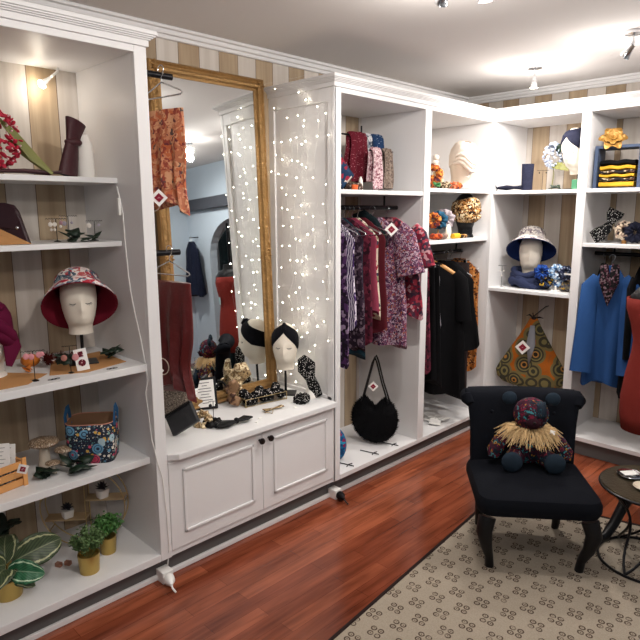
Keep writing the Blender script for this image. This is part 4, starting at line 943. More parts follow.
price_tag((.02, 2.555, 1.395), face_cam(0, 2.55), 'white swing tag with red square on the mosaic print dress', .052)
RZD = 1.225
gd = [('dark red printed skirt hanging first behind the divider', 2.955, .19, .62, P5, True, 0), ('black knee skirt hanging second behind the divider', 3.0, .19, .70, None, True, 0), ('black gathered skirt hanging third behind the divider', 3.05, .2, .72, None, True, .0),
      ('grey velvet top hanging behind the black skirts', 3.10, .15, .40, plain('grey_velvet', '77747c', .7, bump=.3), False, 0)]
BLK = plain('black_cloth', '08080b', .9, bump=.35, bs=18)
for i, (lb, y, w, L, mt_, sk, hm) in enumerate(gd):
    garment('skirt' if sk else 'garment', lb, (RX, y, RZD), R(-3 + 4 * (i % 2)), w, L, mt_ or BLK, depth=.018, skirt=sk, clips=sk, flare=1.12, group='garments on the corner rail', drop=.05, hmat=CHROME)
garment('black_dress', 'long black dress on a wooden hanger in the corner wardrobe', (RX + .03, 3.17, RZD), R(24), .2, .74, BLK, depth=.04, drop=.09, flare=1.25, wood=True, group='garments on the corner rail', hem=.14, sleeve=(.25, .045, .05, .03), cat='dress')
garment('tunic', 'black asymmetric tunic right of the wooden hanger', (RX + .05, 3.32, RZD), R(18), .18, .60, BLK, depth=.045, drop=.09, flare=1.3, group='garments on the corner rail', hem=-.06)
garment('trousers', 'dark brown trousers hanging behind the black tunic', (RX, 3.44, RZD), 0, .16, .85, plain('dark_brown_cloth', '3a3030', .85), depth=.02, skirt=True, clips=True, flare=1.0, group='garments on the corner rail')
garment('garment', 'orange leopard print dress hanging next to the corner panel', (RX + .02, 3.53, RZD), 0, .155, .74, cprint('leopard_orange', [(0, 'b06a32'), (.5, 'c98d55'), (.75, '4e2a1a')], 85, 'cell'), depth=.02, drop=.06, flare=1.0, group='garments on the corner rail')
# back rail
RY, RZF = 3.79, 1.235
BLUE = plain('denim_blue_wool', '244678', .85, bump=.25, bs=30)
garment('blue_coat', 'denim blue collarless coat hanging at the left end of the back rail', (.765, 3.665, RZF - .01), R(20), .10, .70, BLUE, depth=.045, drop=.10, flare=1.2, sleeve=(.50, .048, .060, .018), group='garments on the back rail', cat='coat', pleat=5, slp=5.5)
m = MB(); m.tube([(-.03, -.03, .02), (-.022, -.045, -.08), (0.0, -.052, -.2), (.022, -.045, -.08), (.03, -.03, .02)], [.02, .03, .024, .03, .02], 12, flat=.5, up=(0, 1, 0))
tag(m.build('lace_scarf', cprint('dark_lace', [(0, '6a565e'), (.2, '0e0c0e'), (.75, '3b1c28')], 120, 'cell')), 'dark lacy scarf hung inside the collar of the blue coat', 'scarf', loc=(.77, 3.625, RZF - .065), rz=R(20))
DN = plain('midnight_cloth', '151a2c', .85, bump=.3)
for i, (lb, x, w, L, mt_, rz_) in enumerate((('black coat hanging between the blue coat and the divider', .675, .12, .3, BLK, 95), ('black long dress right of the blue coat', .90, .17, .74, BLK, 86), ('midnight blue jacket hanging behind the red dress form', 1.0, .18, .6, DN, 88), ('dark charcoal coat on the back rail right of the midnight jacket', 1.1, .18, .7, plain('charcoal_wool', '24242a', .9), 90), ('black blouse at the right end of the back rail', 1.2, .18, .6, BLK, 90))):
    garment('garment', lb, (x, RY, RZF - .01), R(rz_ - 90) + pi / 2 * 1.0, w, L, mt_, depth=.024, drop=.1, flare=1.1, group='garments on the back rail', sleeve=(.4, .04, .04, .02) if i else None)

# ------------------------------------------------------------------ bay C top shelf & floor
CS = 1.597
t = thing('scarf_stand', 'black scarf stand on the shelf above the patterned tops', 'display stand', (-.27, 2.58, CS))
m = MB(); m.tube([(0, .06, .004), (0, .06, .36)], .005, 8).tube([(0, -.1, .305), (0, .25, .305)], .005, 8).lathe([(.0001, .008), (.05, .005), (.055, 0), (.0001, 0)], n=20); m.build('frame', BLACK, t)
m = MB(); m.tube([(.1, .10, .004), (.1, .10, .225)], .004, 8).tube([(.1, .01, .22), (.1, .215, .222)], .004, 8).build('frame_arm', BLACK, t)
def hangscarf(label, loc, w, L, mat, fold=.02, rz=0, twist=0, L2=None):
    m = MB(); rings = []; n = 30
    for side, LL in ((1, L), (-1, L2 or L * .8)):
        pass
    pts = [(.022, -L), (.024, -L * .5), (.018, -.02), (.0, .008), (-.018, -.02), (-.022, -(L2 or L * .8))]
    for i in range(25):
        s = i / 24 * (len(pts) - 1); k = min(int(s), len(pts) - 2); f = s - k
        x = pts[k][0] * (1 - f) + pts[k + 1][0] * f; z = pts[k][1] * (1 - f) + pts[k + 1][1] * f
        ring = []
        for j in range(n):
            a = 2 * pi * j / n; ring.append((x + .008 * sin(a) + .006 * sin(cos(a) * 7 + twist), w * cos(a) * (1 + .12 * sin(z * 30)), z + .004 * sin(a)))
        rings.append(ring)
    m.loft(rings)
    return tag(m.build('scarf', mat), label, 'scarf', 'scarves on the stand', loc, rz=rz)
S_M = cprint('maroon_dot', [(0, 'b8848c'), (.2, '5e1624')], 95, 'dot'); S_N = cprint('navy_dot', [(0, 'c2ccd6'), (.2, '1d3558')], 95, 'dot')
S_P = cprint('pink_speckle', [(0, 'b08a92'), (.3, 'd9c3c6'), (.6, '7d4a56'), (.8, 'c9a8ac')], 130, 'cell'); S_B = cprint('taupe_speckle', [(0, '77685e'), (.5, '8f8075'), (.8, '5a4d48')], 130, 'cell')
hangscarf('maroon scarf with pink dots hung on the stand', (-.27, 2.60, CS + .315), .07, .26, S_M)
hangscarf('navy scarf with white dots on the stand, topmost at right', (-.27, 2.765, CS + .315), .05, .13, S_N, L2=.2)
hangscarf('pink speckled scarf hung in front of the navy one', (-.17, 2.635, CS + .228), .038, .215, S_P, twist=1)
hangscarf('taupe speckled scarf hung at the right end of the stand', (-.17, 2.73, CS + .228), .04, .21, S_B, twist=2)
hangscarf('grey and white geometric scarf between maroon and navy', (-.28, 2.695, CS + .315), .024, .2, cprint('grey_geo', [(0, 'c9c9cc'), (.4, '3d4452'), (.7, '8a8f99')], 90, 'cell'), twist=2)
NP = cprint('navy_red_white', [(0, '1d3350'), (.5, '25405f'), (.7, 'c9b9b0'), (.82, '8f2438')], 45, 'cell')
m = MB(); m.tube([(0, -.05, .2), (0, -.03, .13), (.01, .03, .07), (.0, -.02, .02)], [.03, .045, .05, .03], 16, flat=.5, up=(1, 0, 0)); m.ell((0, 0, .1), .02, .03, .02, n=12)
tag(m.build('scarf', NP), 'navy scarf with red and white pattern beside the left post', 'scarf', 'scarves on the stand', (-.16, 2.36, CS + .004))
tag(MB().lathe([(.0001, 0), (.014, 0), (.018, .028), (.014, .028), (.0001, .02)], n=20).build('orange_cup', plain('orange_ceramic', 'd8622a', .4)), 'small orange cup under the maroon scarf', 'cup', loc=(-.09, 2.385, CS))
scrunchie('brown speckled scrunchie lying left of the orange cup', (-.13, 2.42, CS + .02), .03, .018, cprint('brown_speckle', [(0, '4a3a34'), (.5, 'a08f84'), (.7, '2c2422')], 90, 'cell'), seed=9)
tag(MB().lathe([(.012, 0), (.012, .03), (.009, .06), (.004, .075), (.0001, .076)], n=16, caps=True).build('headband_post', CANVASW), 'short white display post beneath the maroon scarf', 'display stand', loc=(-.15, 2.5, CS), group='white headband stands')
# fluffy black bag
t = thing('fluffy_bag', 'round fluffy black shoulder bag standing under the patterned tops', 'bag', (-.15, 2.645, .127), rz=face_cam(-.15, 2.6) - .25)
FUR = plain('black_fur', '0c0c0f', .95)
m = MB(); m.ell((0, 0, .155), .14, .055, .15, n=36); rd = random.Random(3)
for k in range(2600):
    a, b = rd.uniform(0, 6.28), math.acos(rd.uniform(-1, 1)); d = Vector((sin(b) * cos(a), sin(b) * sin(a), cos(b))); p = Vector((.137 * d.x, .052 * d.y, .147 * d.z + .155))
    q = p + Vector((d.x + rd.gauss(0, .35), d.y + rd.gauss(0, .35), d.z + rd.gauss(0, .35))).normalized() * rd.uniform(.008, .019); q.z = max(q.z, .002)
    s_ = Vector((rd.gauss(0, 1), rd.gauss(0, 1), rd.gauss(0, 1))).normalized() * .003
    m.add([p - s_, p + s_, q], [(0, 1, 2)])
for v_ in m.v:
    if v_.z > .18 and abs(v_.x) < .06: v_.z -= .6 * (v_.z - .18) * (1 - abs(v_.x) / .06)
m.build('body', FUR, t)
for yy in (-.02, .02): MB().tube([(-.075, yy, .26), (-.045, yy, .38), (-.014, yy, .50), (.0, yy, .535), (.014, yy, .50), (.045, yy, .38), (.085, yy, .26)], .013, 8, flat=.25, up=(1, 0, 0)).build('strap', BSAT, t)
price_tag((-.09, 2.555, .51), face_cam(-.1, 2.55), 'white swing tag on the strap of the fluffy black bag', .042)
m = MB(); m.ell((0, 0, .10), .07, .04, .10, n=20)
tag(m.build('quilted_pouch', cprint('bright_blue_print', [(0, '1d6f9e'), (.4, '2b8fb5'), (.6, '8a2450'), (.75, '184a7a')], 60, 'cell')), 'bright blue printed pouch behind the left post of the wardrobe', 'bag', loc=(-.14, 2.285, .127), rz=R(30))
for k, (x, y, lb) in enumerate(((-.05, 2.30, 'thin black wire shoe rest nearest the blue pouch'), (-.055, 2.52, 'thin black wire shoe rest left of the fluffy bag base'), (-.055, 2.70, 'thin black wire shoe rest right of the fluffy bag base'))):
    m = MB(); m.tube([(-.08, -.02, .003), (.0, .0, .003), (.035, .008, .003)], .0028, 6).tube([(.012, -.022, .003), (0.0, .0, .003), (.004, .03, .003)], .0028, 6)
    tag(m.build('shoe_rest', BLACK), lb, 'stand', 'black wire feet', (x, y, .127))
m = MB(); rd = random.Random(12)
for k in range(9): m.xf((rd.uniform(-.06, .06), rd.uniform(-.08, .08), .004 + .003 * k), (rd.uniform(-.1, .1), rd.uniform(-.1, .1), rd.uniform(0, 3))).box(-.05, .05, -.035, .035, -.001, .001)
tag(m.build('tissue_paper', PAPER, smooth=False), 'crumpled white tissue paper on the floor of the corner wardrobe', 'paper', loc=(-.13, 3.25, .13))

# ------------------------------------------------------------------ bay D shelves
DS1, DS2 = 1.62, 1.32
hx, hy = -.13, 3.42
head('mannequin_head', 'cream mannequin head in a cream cap near the room corner', (hx, hy, DS1), face_cam(hx, hy) + .5, standh=.035, tilt=24, lashes=False, s=1.0, mat=plain('cream_form', 'eadccb', .8))
CREAM = plain('cream_wool', 'e9ddd0', .9, bump=.5, bs=30)
m = MB(); m.xf((0, 0, .035), (R(24), 0, 0)); band(m, lambda th: .13 + .06 * cos(th), lambda th: .266, 1.06, 1.16, nz=10)
for q in range(3): m.tube([hpt(-1.2 + .3 * k, .19 - .02 * q + .02 * sin(k), 1.15) for k in range(9)], [.008, .013, .016, .016, .016, .016, .015, .012, .006], 10)
tag(m.build('knit_cap', CREAM), 'cream folded turban cap on the head near the corner', 'hat', loc=(hx, hy, DS1), rz=face_cam(hx, hy) + .5)
price_tag((-.03, 3.36, 1.72), face_cam(-.1, 3.2), 'white swing tag on the cream turban cap', .045, roll=20)
for k in range(5):
    tag(MB().box(-.028, .028, -.028, .028, 0, .02).build('cream_box', plain('cream_card', 'd9c4a0', .8)) if k == 0 else bpy.data.objects['cream_box'].copy(), ('cream round-edged box, %s of the pile of five beside the cream turban' % ('lowest', 'second', 'third', 'fourth', 'topmost')[k]), 'box', 'pile of cream boxes', (-.11, 3.17, DS1 + .0205 * k), rz=.2 * k)
    if k: COL.objects.link([o for o in bpy.data.objects if o.name.startswith('cream_box') and not o.users_collection][0])
ORP = cprint('autumn_print', [(0, 'a85a2c'), (.4, 'd08a3e'), (.6, '4a2a3a'), (.8, '6b2a24')], 70, 'cell')
scrunchie('orange and plum scrunchie standing by the divider on the corner shelf', (-.10, 3.095, DS1 + .085), .04, .02, ORP, (R(80), 0, R(40)), seed=3)
m = MB(); m.tube([(0, 0, 0), (0, 0, .08)], .012, 10)
tag(m.build('headband_post', ORP), 'orange and plum cloth covered post under the scrunchie', 'display stand', loc=(-.10, 3.095, DS1), group='white headband stands')
pc = CREAM
m = MB(); rd = random.Random(1)
for k in range(7): m.xf((0, .006 * k, .03 * k), (0, .2 * k, .7 * k)).ell((0, 0, .02), .02, .026, .02, n=10)
tag(m.build('cream_bow', CREAM), 'cream ruffled scarf standing behind the pile of boxes', 'scarf', loc=(-.19, 3.25, DS1 + .01))
for k, (x, y, mt_, lb) in enumerate(((-.04, 3.21, cprint('salmon_flower', [(0, 'c0603e'), (.5, 'd9a07c'), (.75, '6a3a2a')], 90, 'cell'), 'salmon scrunchie at the foot of the cream turban head'), (-.04, 3.13, cprint('brown_bead_print', [(0, '4a3a2c'), (.5, 'bca78c')], 110, 'cell'), 'brown speckled scrunchie left of the salmon one'), (-.05, 3.27, ORP, 'autumn coloured scrunchie right of the salmon one'))):
    scrunchie(lb, (x, y, DS1 + .018), .024, .016, mt_, (R(20), 0, 0), seed=k + 20)
ivy('small green leaf spray at the left of the corner top shelf', (-.04, 3.055, DS1), 6, .04, plain('fresh_green', '3f7a42', .6), 31, spread=.018)
# shelf 2
hx, hy = -.095, 3.475
t = head('mannequin_head', 'black mannequin head wearing the leopard print turban', (hx, hy, DS2), face_cam(hx, hy) + .3, mat=BLKWOOD, stand='neck', standh=.03, tilt=-5, lashes=False, s=.95)
LEO = cprint('leopard_print', [(0, 'c9a878'), (.2, '9c6a34'), (.42, '2a1a12'), (.6, 'e0cba6'), (.75, '7a4c24'), (.9, '1c1210')], 80, 'cell', distort=.05)
m = MB(); m.xf((0, 0, .02), (R(-5), 0, 0)); band(m, lambda th: .10 - .015 * cos(th), lambda th: .245, 1.08, 1.32, nz=12)
for q in range(4): m.tube([hpt(-1.6 + .4 * k, .13 + .027 * q + .01 * sin(k + q), 1.24) for k in range(9)], [.012, .02, .024, .026, .026, .026, .022, .018, .01], 10)
o = tag(m.build('turban', LEO), 'brown leopard print turban on the black head', 'turban', loc=(hx, hy, DS2), rz=face_cam(hx, hy) + .3); o.scale = (.92, .92, .88)
for k, (x, y, z, r_, q, mt_, lb) in enumerate(((-.07, 3.07, .115, .03, .018, ORP, 'orange and plum scrunchie standing by the divider above the skirts'), (-.08, 3.14, .115, .036, .02, plain('petrol_cloth', '24506a', .8), 'petrol blue scrunchie standing next to the grey one'), (-.08, 3.205, .12, .038, .024, plain('grey_velvet_scrunchie', '9a8f94', .6, bump=.4), 'grey velvet scrunchie standing below the leopard turban'), (-.04, 3.06, .02, .022, .015, cprint('orange_bits', [(0, 'd8602a'), (.5, '8a3a2a')], 80, 'cell'), 'bright orange scrunchie lying by the divider'), (-.045, 3.125, .02, .022, .015, plain('taupe_satin', '8a6f62', .5), 'taupe scrunchie lying beside the bright orange one'))):
    scrunchie(lb, (x, y, DS2 + z), r_, q, mt_, (R(80) if z > .05 else 0, 0, R(35)), seed=k + 40)
t = thing('scrunchie_bar', 'T-shaped wooden bar holding the standing scrunchies', 'display stand', (-.08, 3.14, DS2))
MB().tube([(0, 0, .004), (0, 0, .115)], .004, 8).tube([(0, -.08, .115), (0, .08, .115)], .006, 8).lathe([(.0001, .006), (.03, .005), (.03, 0), (.0001, 0)], n=18).build('frame', WOOD, t)
m = MB(); m.ell((0, 0, .045), .014, .028, .045, n=16)
tag(m.build('ivory_purse', plain('ivory_satin', 'e8e2d0', .5, bump=.3)), 'ivory oval purse standing below the grey scrunchie', 'purse', loc=(-.04, 3.19, DS2))
m = MB(); m.tube([(0, -.035, .016), (0, .035, .016)], .016, 16)
tag(m.build('yellow_roll', plain('mustard_cloth', 'e0ac22', .7)), 'mustard yellow rolled cloth before the black head', 'cloth', loc=(-.05, 3.29, DS2))
m = MB(); m.tube([(0, -.03, .012), (0, .035, .012)], .013, 12)
tag(m.build('brown_roll', LEO), 'brown patterned rolled cloth right of the mustard roll', 'cloth', loc=(-.05, 3.37, DS2))

# ------------------------------------------------------------------ bay E
ES1, ES2 = 1.614, .991
NV = cprint('navy_pleat', [(0, '1a1c2c'), (.5, '222538'), (.8, '121421')], 60, 'noise', sx=(1, 1, 5)); NVY = plain('navy_jersey', '181a2a', .85, bump=.4)
m = MB(); m.tube([(0, 0, .004), (0, 0, .06), (0, 0, .12), (0, 0, .165)], [.034, .034, .036, .037], 24, flat=.5, up=(0, 1, 0))
tag(m.build('pleated_headband', NV), 'navy pleated headband standing upright left of the white hydrangea', 'headband', loc=(.20, 3.70, ES1), rz=R(25))
m = MB(); m.tube([(-.10, -.02, .02), (-.05, 0, .02), (0, .0, .02), (.05, .01, .02)], [.018, .034, .018, .028], 12, flat=.5); m.tube([(-.10, -.02, .012), (-.12, -.03, .045)], [.016, .002], 8, flat=.3)
tag(m.build('navy_bow', NVY), 'navy twisted ribbon lying left of the pleated headband', 'ribbon', loc=(.135, 3.655, ES1))
t = thing('artificial_hydrangea', 'white blue artificial hydrangea with green leaves on the corner top shelf', 'flower', (.315, 3.80, ES1))
m = MB(); rd = random.Random(15)
for k in range(190):
    a, b = rd.uniform(0, 6.28), rd.uniform(0, 3.14); p = Vector((sin(b) * cos(a) * .06, sin(b) * sin(a) * .05, cos(b) * .075 + .215))
    m.xf(p, (rd.uniform(-1, 1), rd.uniform(-1, 1), rd.uniform(0, 6))); m.ell((0, 0, 0), .011, .009, .004, n=7)
m.build('petals', plain('pale_blue_petal', 'b9c2d4', .8), t)
leafy(t, (.03, -.01, .22), (.08, -.04, .30), .05, DKGREEN, .01, (0, -1, .3)); leafy(t, (.0, -.01, .15), (.12, -.04, .14), .05, OLIVE, .01, (0, -1, .5))
MB().tube([(0, 0, .17), (.01, 0, .1), (0, .0, .003)], .003, 6).lathe([(.0001, 0), (.02, 0), (.02, .004), (.0001, .005)], n=12).build('stem', OLIVE, t)
hx, hy = .50, 3.745
head('mannequin_head', 'cream mannequin head with navy headband on the top back shelf', (hx, hy, ES1), face_cam(hx, hy) - .7, standh=.10, tilt=14, lashes=True, s=.98)
m = MB(); m.xf((0, 0, .10), (R(14), 0, 0)); band(m, lambda th: zl(th) + .005, lambda th: .262, 1.02, 1.06, nz=10)
o = tag(m.build('twist_headband', NVY), 'wide navy headband on the head at the top back shelf', 'headband', loc=(hx, hy, ES1), rz=face_cam(hx, hy) - .7, group='twist headbands on heads'); o.scale = (.985,) * 3
ivy('dark green leaves lying under the navy-banded head', (.41, 3.66, ES1), 6, .04, DKGREEN, 33, spread=.03)
tag(MB().box(-.022, .022, -.015, .015, 0, .055).build('small_box', plain('green_blue_box', '3f7a5a', .6), bevel=.003), 'small green box at the right end of the corner top shelf', 'box', loc=(.535, 3.64, ES1))
earring_stand('fine wire earring stand behind the pleated headband', (.30, 3.70, ES1), .3, .12, .07, BLACK, [(-.02, .01, .004, BLKWOOD), (.02, .01, .004, BLKWOOD)])
# shelf 2 hat head
hx, hy = .205, 3.80
head('mannequin_head', 'cream long-necked mannequin head under the navy-lined bucket hat', (hx, hy, ES2), face_cam(hx, hy) - .06, standh=.085, stand='neck', s=.98, lashes=False)
hat('bucket_hat', 'bucket hat in grey white print with navy lining on the back shelf', (hx - .005, hy + .01, ES2 + .305), face_cam(hx, hy) - .05, -34, cprint('grey_white_print', [(0, 'd8d2cc'), (.4, '9a9298'), (.6, 'e4dfd8'), (.8, '7d7078')], 60, 'cell', distort=.1), plain('navy_lining', '182a5c', .8), RB=.155, drop=.075, crown_h=.075)
BLS = plain('slate_blue_cloth', '2d3450', .85, bump=.6, bs=18)
m = MB()
for q, (z, r_, w) in enumerate(((.03, .105, .03), (.065, .095, .028), (.10, .10, .02))):
    m.tube([(r_ * cos(2 * pi * k / 36), r_ * .72 * sin(2 * pi * k / 36), z + .012 * sin(2 * 2 * pi * k / 36 + q) + (.006 * sin(4 * pi * k / 36 + q))) for k in range(36)], [w * (1 + .15 * sin(k * 1.3 + q)) for k in range(36)], 12, closed=True)
tag(m.build('cowl_scarf', BLS), 'slate blue cowl scarf round the foot of the hat head', 'scarf', loc=(hx + .01, hy - .02, ES2), rz=R(10))
BF1 = cprint('royal_blue_print', [(0, '1f3f8a'), (.5, '2c58a8'), (.75, '12204a')], 90, 'cell'); BF2 = cprint('pale_blue_print', [(0, 'a9c4de'), (.4, '5f86b4'), (.65, 'dfe8f0'), (.82, '2a3f66')], 90, 'cell')
t = thing('scrunchie_bar', 'white T-bar holding blue scrunchies beside the hat head', 'display stand', (.42, 3.72, ES2)); MB().tube([(0, 0, .003), (0, 0, .11)], .006, 8).tube([(-.09, 0, .11), (.10, 0, .11)], .006, 8).lathe([(.0001, .006), (.03, .005), (.03, 0), (.0001, 0)], n=18).build('frame', CANVASW, t)
for k, (x, z, mt_, lb, r_) in enumerate(((.335, .115, BF1, 'royal blue scrunchie nearest the hat head', .036), (.36, .06, cprint('black_yellow_print', [(0, '1c1c22'), (.6, '2a3a5a'), (.85, 'c9a23a')], 90, 'cell'), 'black blue and yellow scrunchie hanging below the royal blue one', .028), (.42, .12, BF2, 'pale blue flowered scrunchie at the middle of the bar', .036), (.475, .115, cprint('navy_flower_print', [(0, '2a3048'), (.5, '8a93a8'), (.7, '171a26')], 90, 'cell'), 'navy flowered scrunchie at the right end of the bar', .034), (.48, .035, cprint('mustard_grey_print', [(0, '6a6250'), (.5, 'b08a3c'), (.7, '3a3c48')], 90, 'cell'), 'mustard and grey scrunchie lying at the right below the bar', .026), (.43, .05, BF2, 'pale blue scrunchie lying below the flowered one', .024))):
    scrunchie(lb, (x, 3.70 + .01 * k, ES2 + z), r_ * .8, .02, mt_, (R(85) if z > .05 else R(20), 0, R(25)), seed=k + 60)
earring_stand('silver earring stand left of the slate blue scarf', (.07, 3.68, ES2), .3, .14, .05, CHROME, [(-.012, .03, .004, PEARL), (.012, .03, .004, PEARL), (.0, .06, .005, PEARL)])
tag(MB().box(-.02, .02, -.03, .03, 0, .002).build('price_card', PAPER), 'white card lying left of the slate blue scarf', 'card', loc=(.085, 3.64, ES2))
t = thing('wall_cup', 'small teal cup held on the divider right of the bucket hat', 'cup', (.548, 3.85, 1.235)); MB().lathe([(.0001, -.03), (.014, -.026), (.022, -.01), (.022, .02), (.019, .02), (.019, -.008), (.0001, -.02)], n=20).build('cup', plain('teal_glaze', '5c93a0', .35), t); MB().lathe([(.0215, .018), (.0235, .018), (.0235, .024), (.0215, .024)], n=20).build('rim', BLACK, t)
# hanging bag
AF = cprint('african_circles', [(0, '2a2420'), (.14, 'a8773a'), (.22, '3a3a30'), (.34, '7a7048'), (.42, '3f3c30'), (.52, '746842'), (.66, 'a85c1e'), (.85, '9a5a26')], 10, 'ring', rough=.8)
t = thing('hobo_bag', 'triangular orange and olive circle print bag hanging in the back unit', 'bag', (.255, 3.80, .32), rz=R(12))
m = MB(); rings = []
prof = [(0, .19, .055), (.03, .225, .065), (.075, .235, .065), (.13, .21, .055), (.22, .155, .04), (.32, .095, .028), (.40, .05, .018), (.455, .022, .012)]
for z, w, d in prof: rings.append([(w * cos(2 * pi * k / 40), d * sin(2 * pi * k / 40) * (1 + .1 * sin(6 * 2 * pi * k / 40 + z * 9)), z + .015 * cos(2 * pi * k / 40) ** 2) for k in range(40)])
m.loft(rings); m.build('body', AF, t)
m = MB(); m.add([(0, -.075, .15), (-.028, -.05, .30), (-.014, -.028, .42), (.014, -.028, .42), (.03, -.05, .30)], [(0, 1, 2, 3, 4)]); m.build('opening', plain('grey_satin_lining', '8c8f98', .5), t, solid=.004, label='grey satin lining showing in the opening')
m = MB(); m.ell((0, 0, .465), .02, .014, .014, n=12); m.tube([(0, 0, .465), (-.03, -.005, .488), (-.05, 0, .478)], [.008, .012, .004], 8, flat=.5); m.tube([(0, 0, .465), (.035, -.005, .475), (.06, 0, .47)], [.008, .012, .004], 8, flat=.5); m.build('knot', BLKWOOD, t, label='black knotted strap end')
price_tag((.235, 3.70, .60), R(20), 'white swing tag with red square on the circle print bag', .068)
t = thing('wall_hook', 'black hook carrying the circle print bag', 'hook', (.245, 3.99, .84)); MB().tube([(0, .04, 0), (0, -.0, 0), (0, -.18, -.045), (0, -.19, -.02)], .004, 8).build('hook', BLACK, t)

# ------------------------------------------------------------------ bay F
FS1, FS2 = 1.613, 1.302
t = thing('open_display_box', 'navy open-fronted display box holding yellow and black folded cloths', 'display box', (.735, 3.76, FS1), rz=R(6))
NBX = plain('navy_box_paint', '3d4c68', .6)
w, h, d = .125, .225, .08
MB().box(-w, -w + .018, -d, d, 0, h).build('side', NBX, t, smooth=False, bevel=.001); MB().box(w - .018, w, -d, d, 0, h).build('side', NBX, t, smooth=False, bevel=.001)
MB().box(-w, w, -d, d, h, h + .016).build('top', NBX, t, smooth=False, bevel=.001); MB().box(-w + .018, w - .018, -d, d, 0, .006).build('base', NBX, t, smooth=False)
YEL = plain('yellow_cotton', 'cb9a2e', .8, bump=.4); BP = cprint('black_floral', [(0, '201c1c'), (.55, '2a2424'), (.72, 'c0b090'), (.85, '6a4a3a')], 90, 'cell')
z = .007; a = R(6)
for k, (th_, mt_, nm) in enumerate(((.034, YEL, 'thick yellow folded cloth at the bottom of the box'), (.02, BP, 'black floral folded cloth, lower of two in the box'), (.02, YEL, 'thin yellow folded cloth between the black floral ones'), (.02, BP, 'black floral folded cloth, upper of two in the box'), (.026, YEL, 'yellow folded cloth just under the black one'), (.03, BLK, 'plain black folded cloth on top of the pile'))):
    m = MB(); q = th_ / 2
    rings = []
    for i in range(13):
        x = -.092 + .184 * i / 12; rings.append([(x, .062 * (abs(cos(b)) ** .5) * (1 if cos(b) > 0 else -1), q + q * .96 * (abs(sin(b)) ** .6) * (1 if sin(b) > 0 else -1) + .003 * sin(i * 1.1 + k) * (k > 0)) for b in [2 * pi * j / 20 for j in range(20)]])
    m.loft(rings); tag(m.build('folded_cloth', mt_), nm, 'cloth', 'folded cloths in the navy box', (.735, 3.745, FS1 + z), rz=a + .03 * sin(k * 2)); z += th_ + .001
t = thing('gold_flower', 'large gold artificial flower on top of the navy display box', 'flower', (.695, 3.715, FS1 + .262), rot=(R(62), 0, R(22)))
t.scale = (.78, .78, .78); rd = random.Random(17)
GP = plain('gold_petal', 'a87c38', .45, .35, var=.3)
for ring_, (n, L, e) in enumerate(((6, .105, .35), (6, .095, .8), (4, .07, 1.2))):
    for k in range(n):
        a_ = 2 * pi * k / n + ring_ * .5; leafy(t, (0, 0, .018), (L * cos(a_) * cos(e), L * sin(a_) * cos(e), .03 + L * sin(e)), .075, GP, .012, nm='petal')
MB().ell((0, 0, .012), .02, .02, .012, n=12).build('centre', GP, t)
m = MB(); m.tube([(-.075, 0, .03), (-.04, 0, .05), (.0, 0, .09), (.012, 0, .115), (.03, 0, .16), (.045, 0, .19)], [.038, .044, .03, .018, .044, .045], 16, flat=.35, up=(0, 1, 0)); m.ell((.008, -.004, .115), .016, .014, .013, n=12)
tag(m.build('knotted_headband', DOT), 'black headband with white specks leaning on the second back shelf', 'headband', 'knotted headbands', (.71, 3.70, FS2), rz=R(15))
scrunchie('cream and black flowered scrunchie on the second back shelf', (.805, 3.70, FS2 + .075), .03, .024, cprint('cream_black_flower', [(0, 'bfae9a'), (.45, '2a2628'), (.7, '8a7468')], 80, 'cell'), (R(80), 0, R(20)), seed=71)
tag(MB().lathe([(.014, 0), (.012, .03), (.01, .06), (.0001, .075)], n=14, caps=True).build('headband_post', WOOD), 'wooden post under the cream and black scrunchie', 'display stand', loc=(.805, 3.71, FS2), group='white headband stands')
scrunchie('navy scrunchie at the right end of the second back shelf', (.86, 3.71, FS2 + .065), .034, .026, NVY, (R(80), 0, R(20)), seed=72)

# ------------------------------------------------------------------ slipper chair, bear
CH = R(38.5)
chair = thing('slipper_chair', 'black slipper chair with curved legs and rolled back seating the bear', 'chair', (.915, 2.42, .0085), CH)
VEL = plain('midnight_velvet', '0b0e16', .9, bump=.1, bs=80)
def rbox(m, x0, x1, y0, y1, z0, z1, r_=.03, ny=0, bulge=0):
    rings = []
    w, d = x1 - x0, y1 - y0; cx, cy = (x0 + x1) / 2, (y0 + y1) / 2
    for q, zz in ((r_ * .9, z0), (r_ * .25, z0 + r_ * .35), (0, z0 + r_), (0, z1 - r_), (r_ * .25, z1 - r_ * .35), (r_ * .9, z1 - r_ * .03), (min(w, d) * .42, z1 + bulge)):
        rings.append([(cx + p[0], cy + p[1], zz) for p in rsq(w - 2 * q, d - 2 * q, max(.01, .06 - q * .3), 0)])
    m.loft(rings)
def trap(rings_in):
    out = []
    for p in rings_in:
        f = 1 - .10 * max(0, (p[1] + .0) / .22); out.append((p[0] * f, p[1], p[2]))
    return out
m = MB(); rbox(m, -.25, .25, -.255, .2, .245, .342, .035, bulge=.008); m.build('seat', VEL, chair)
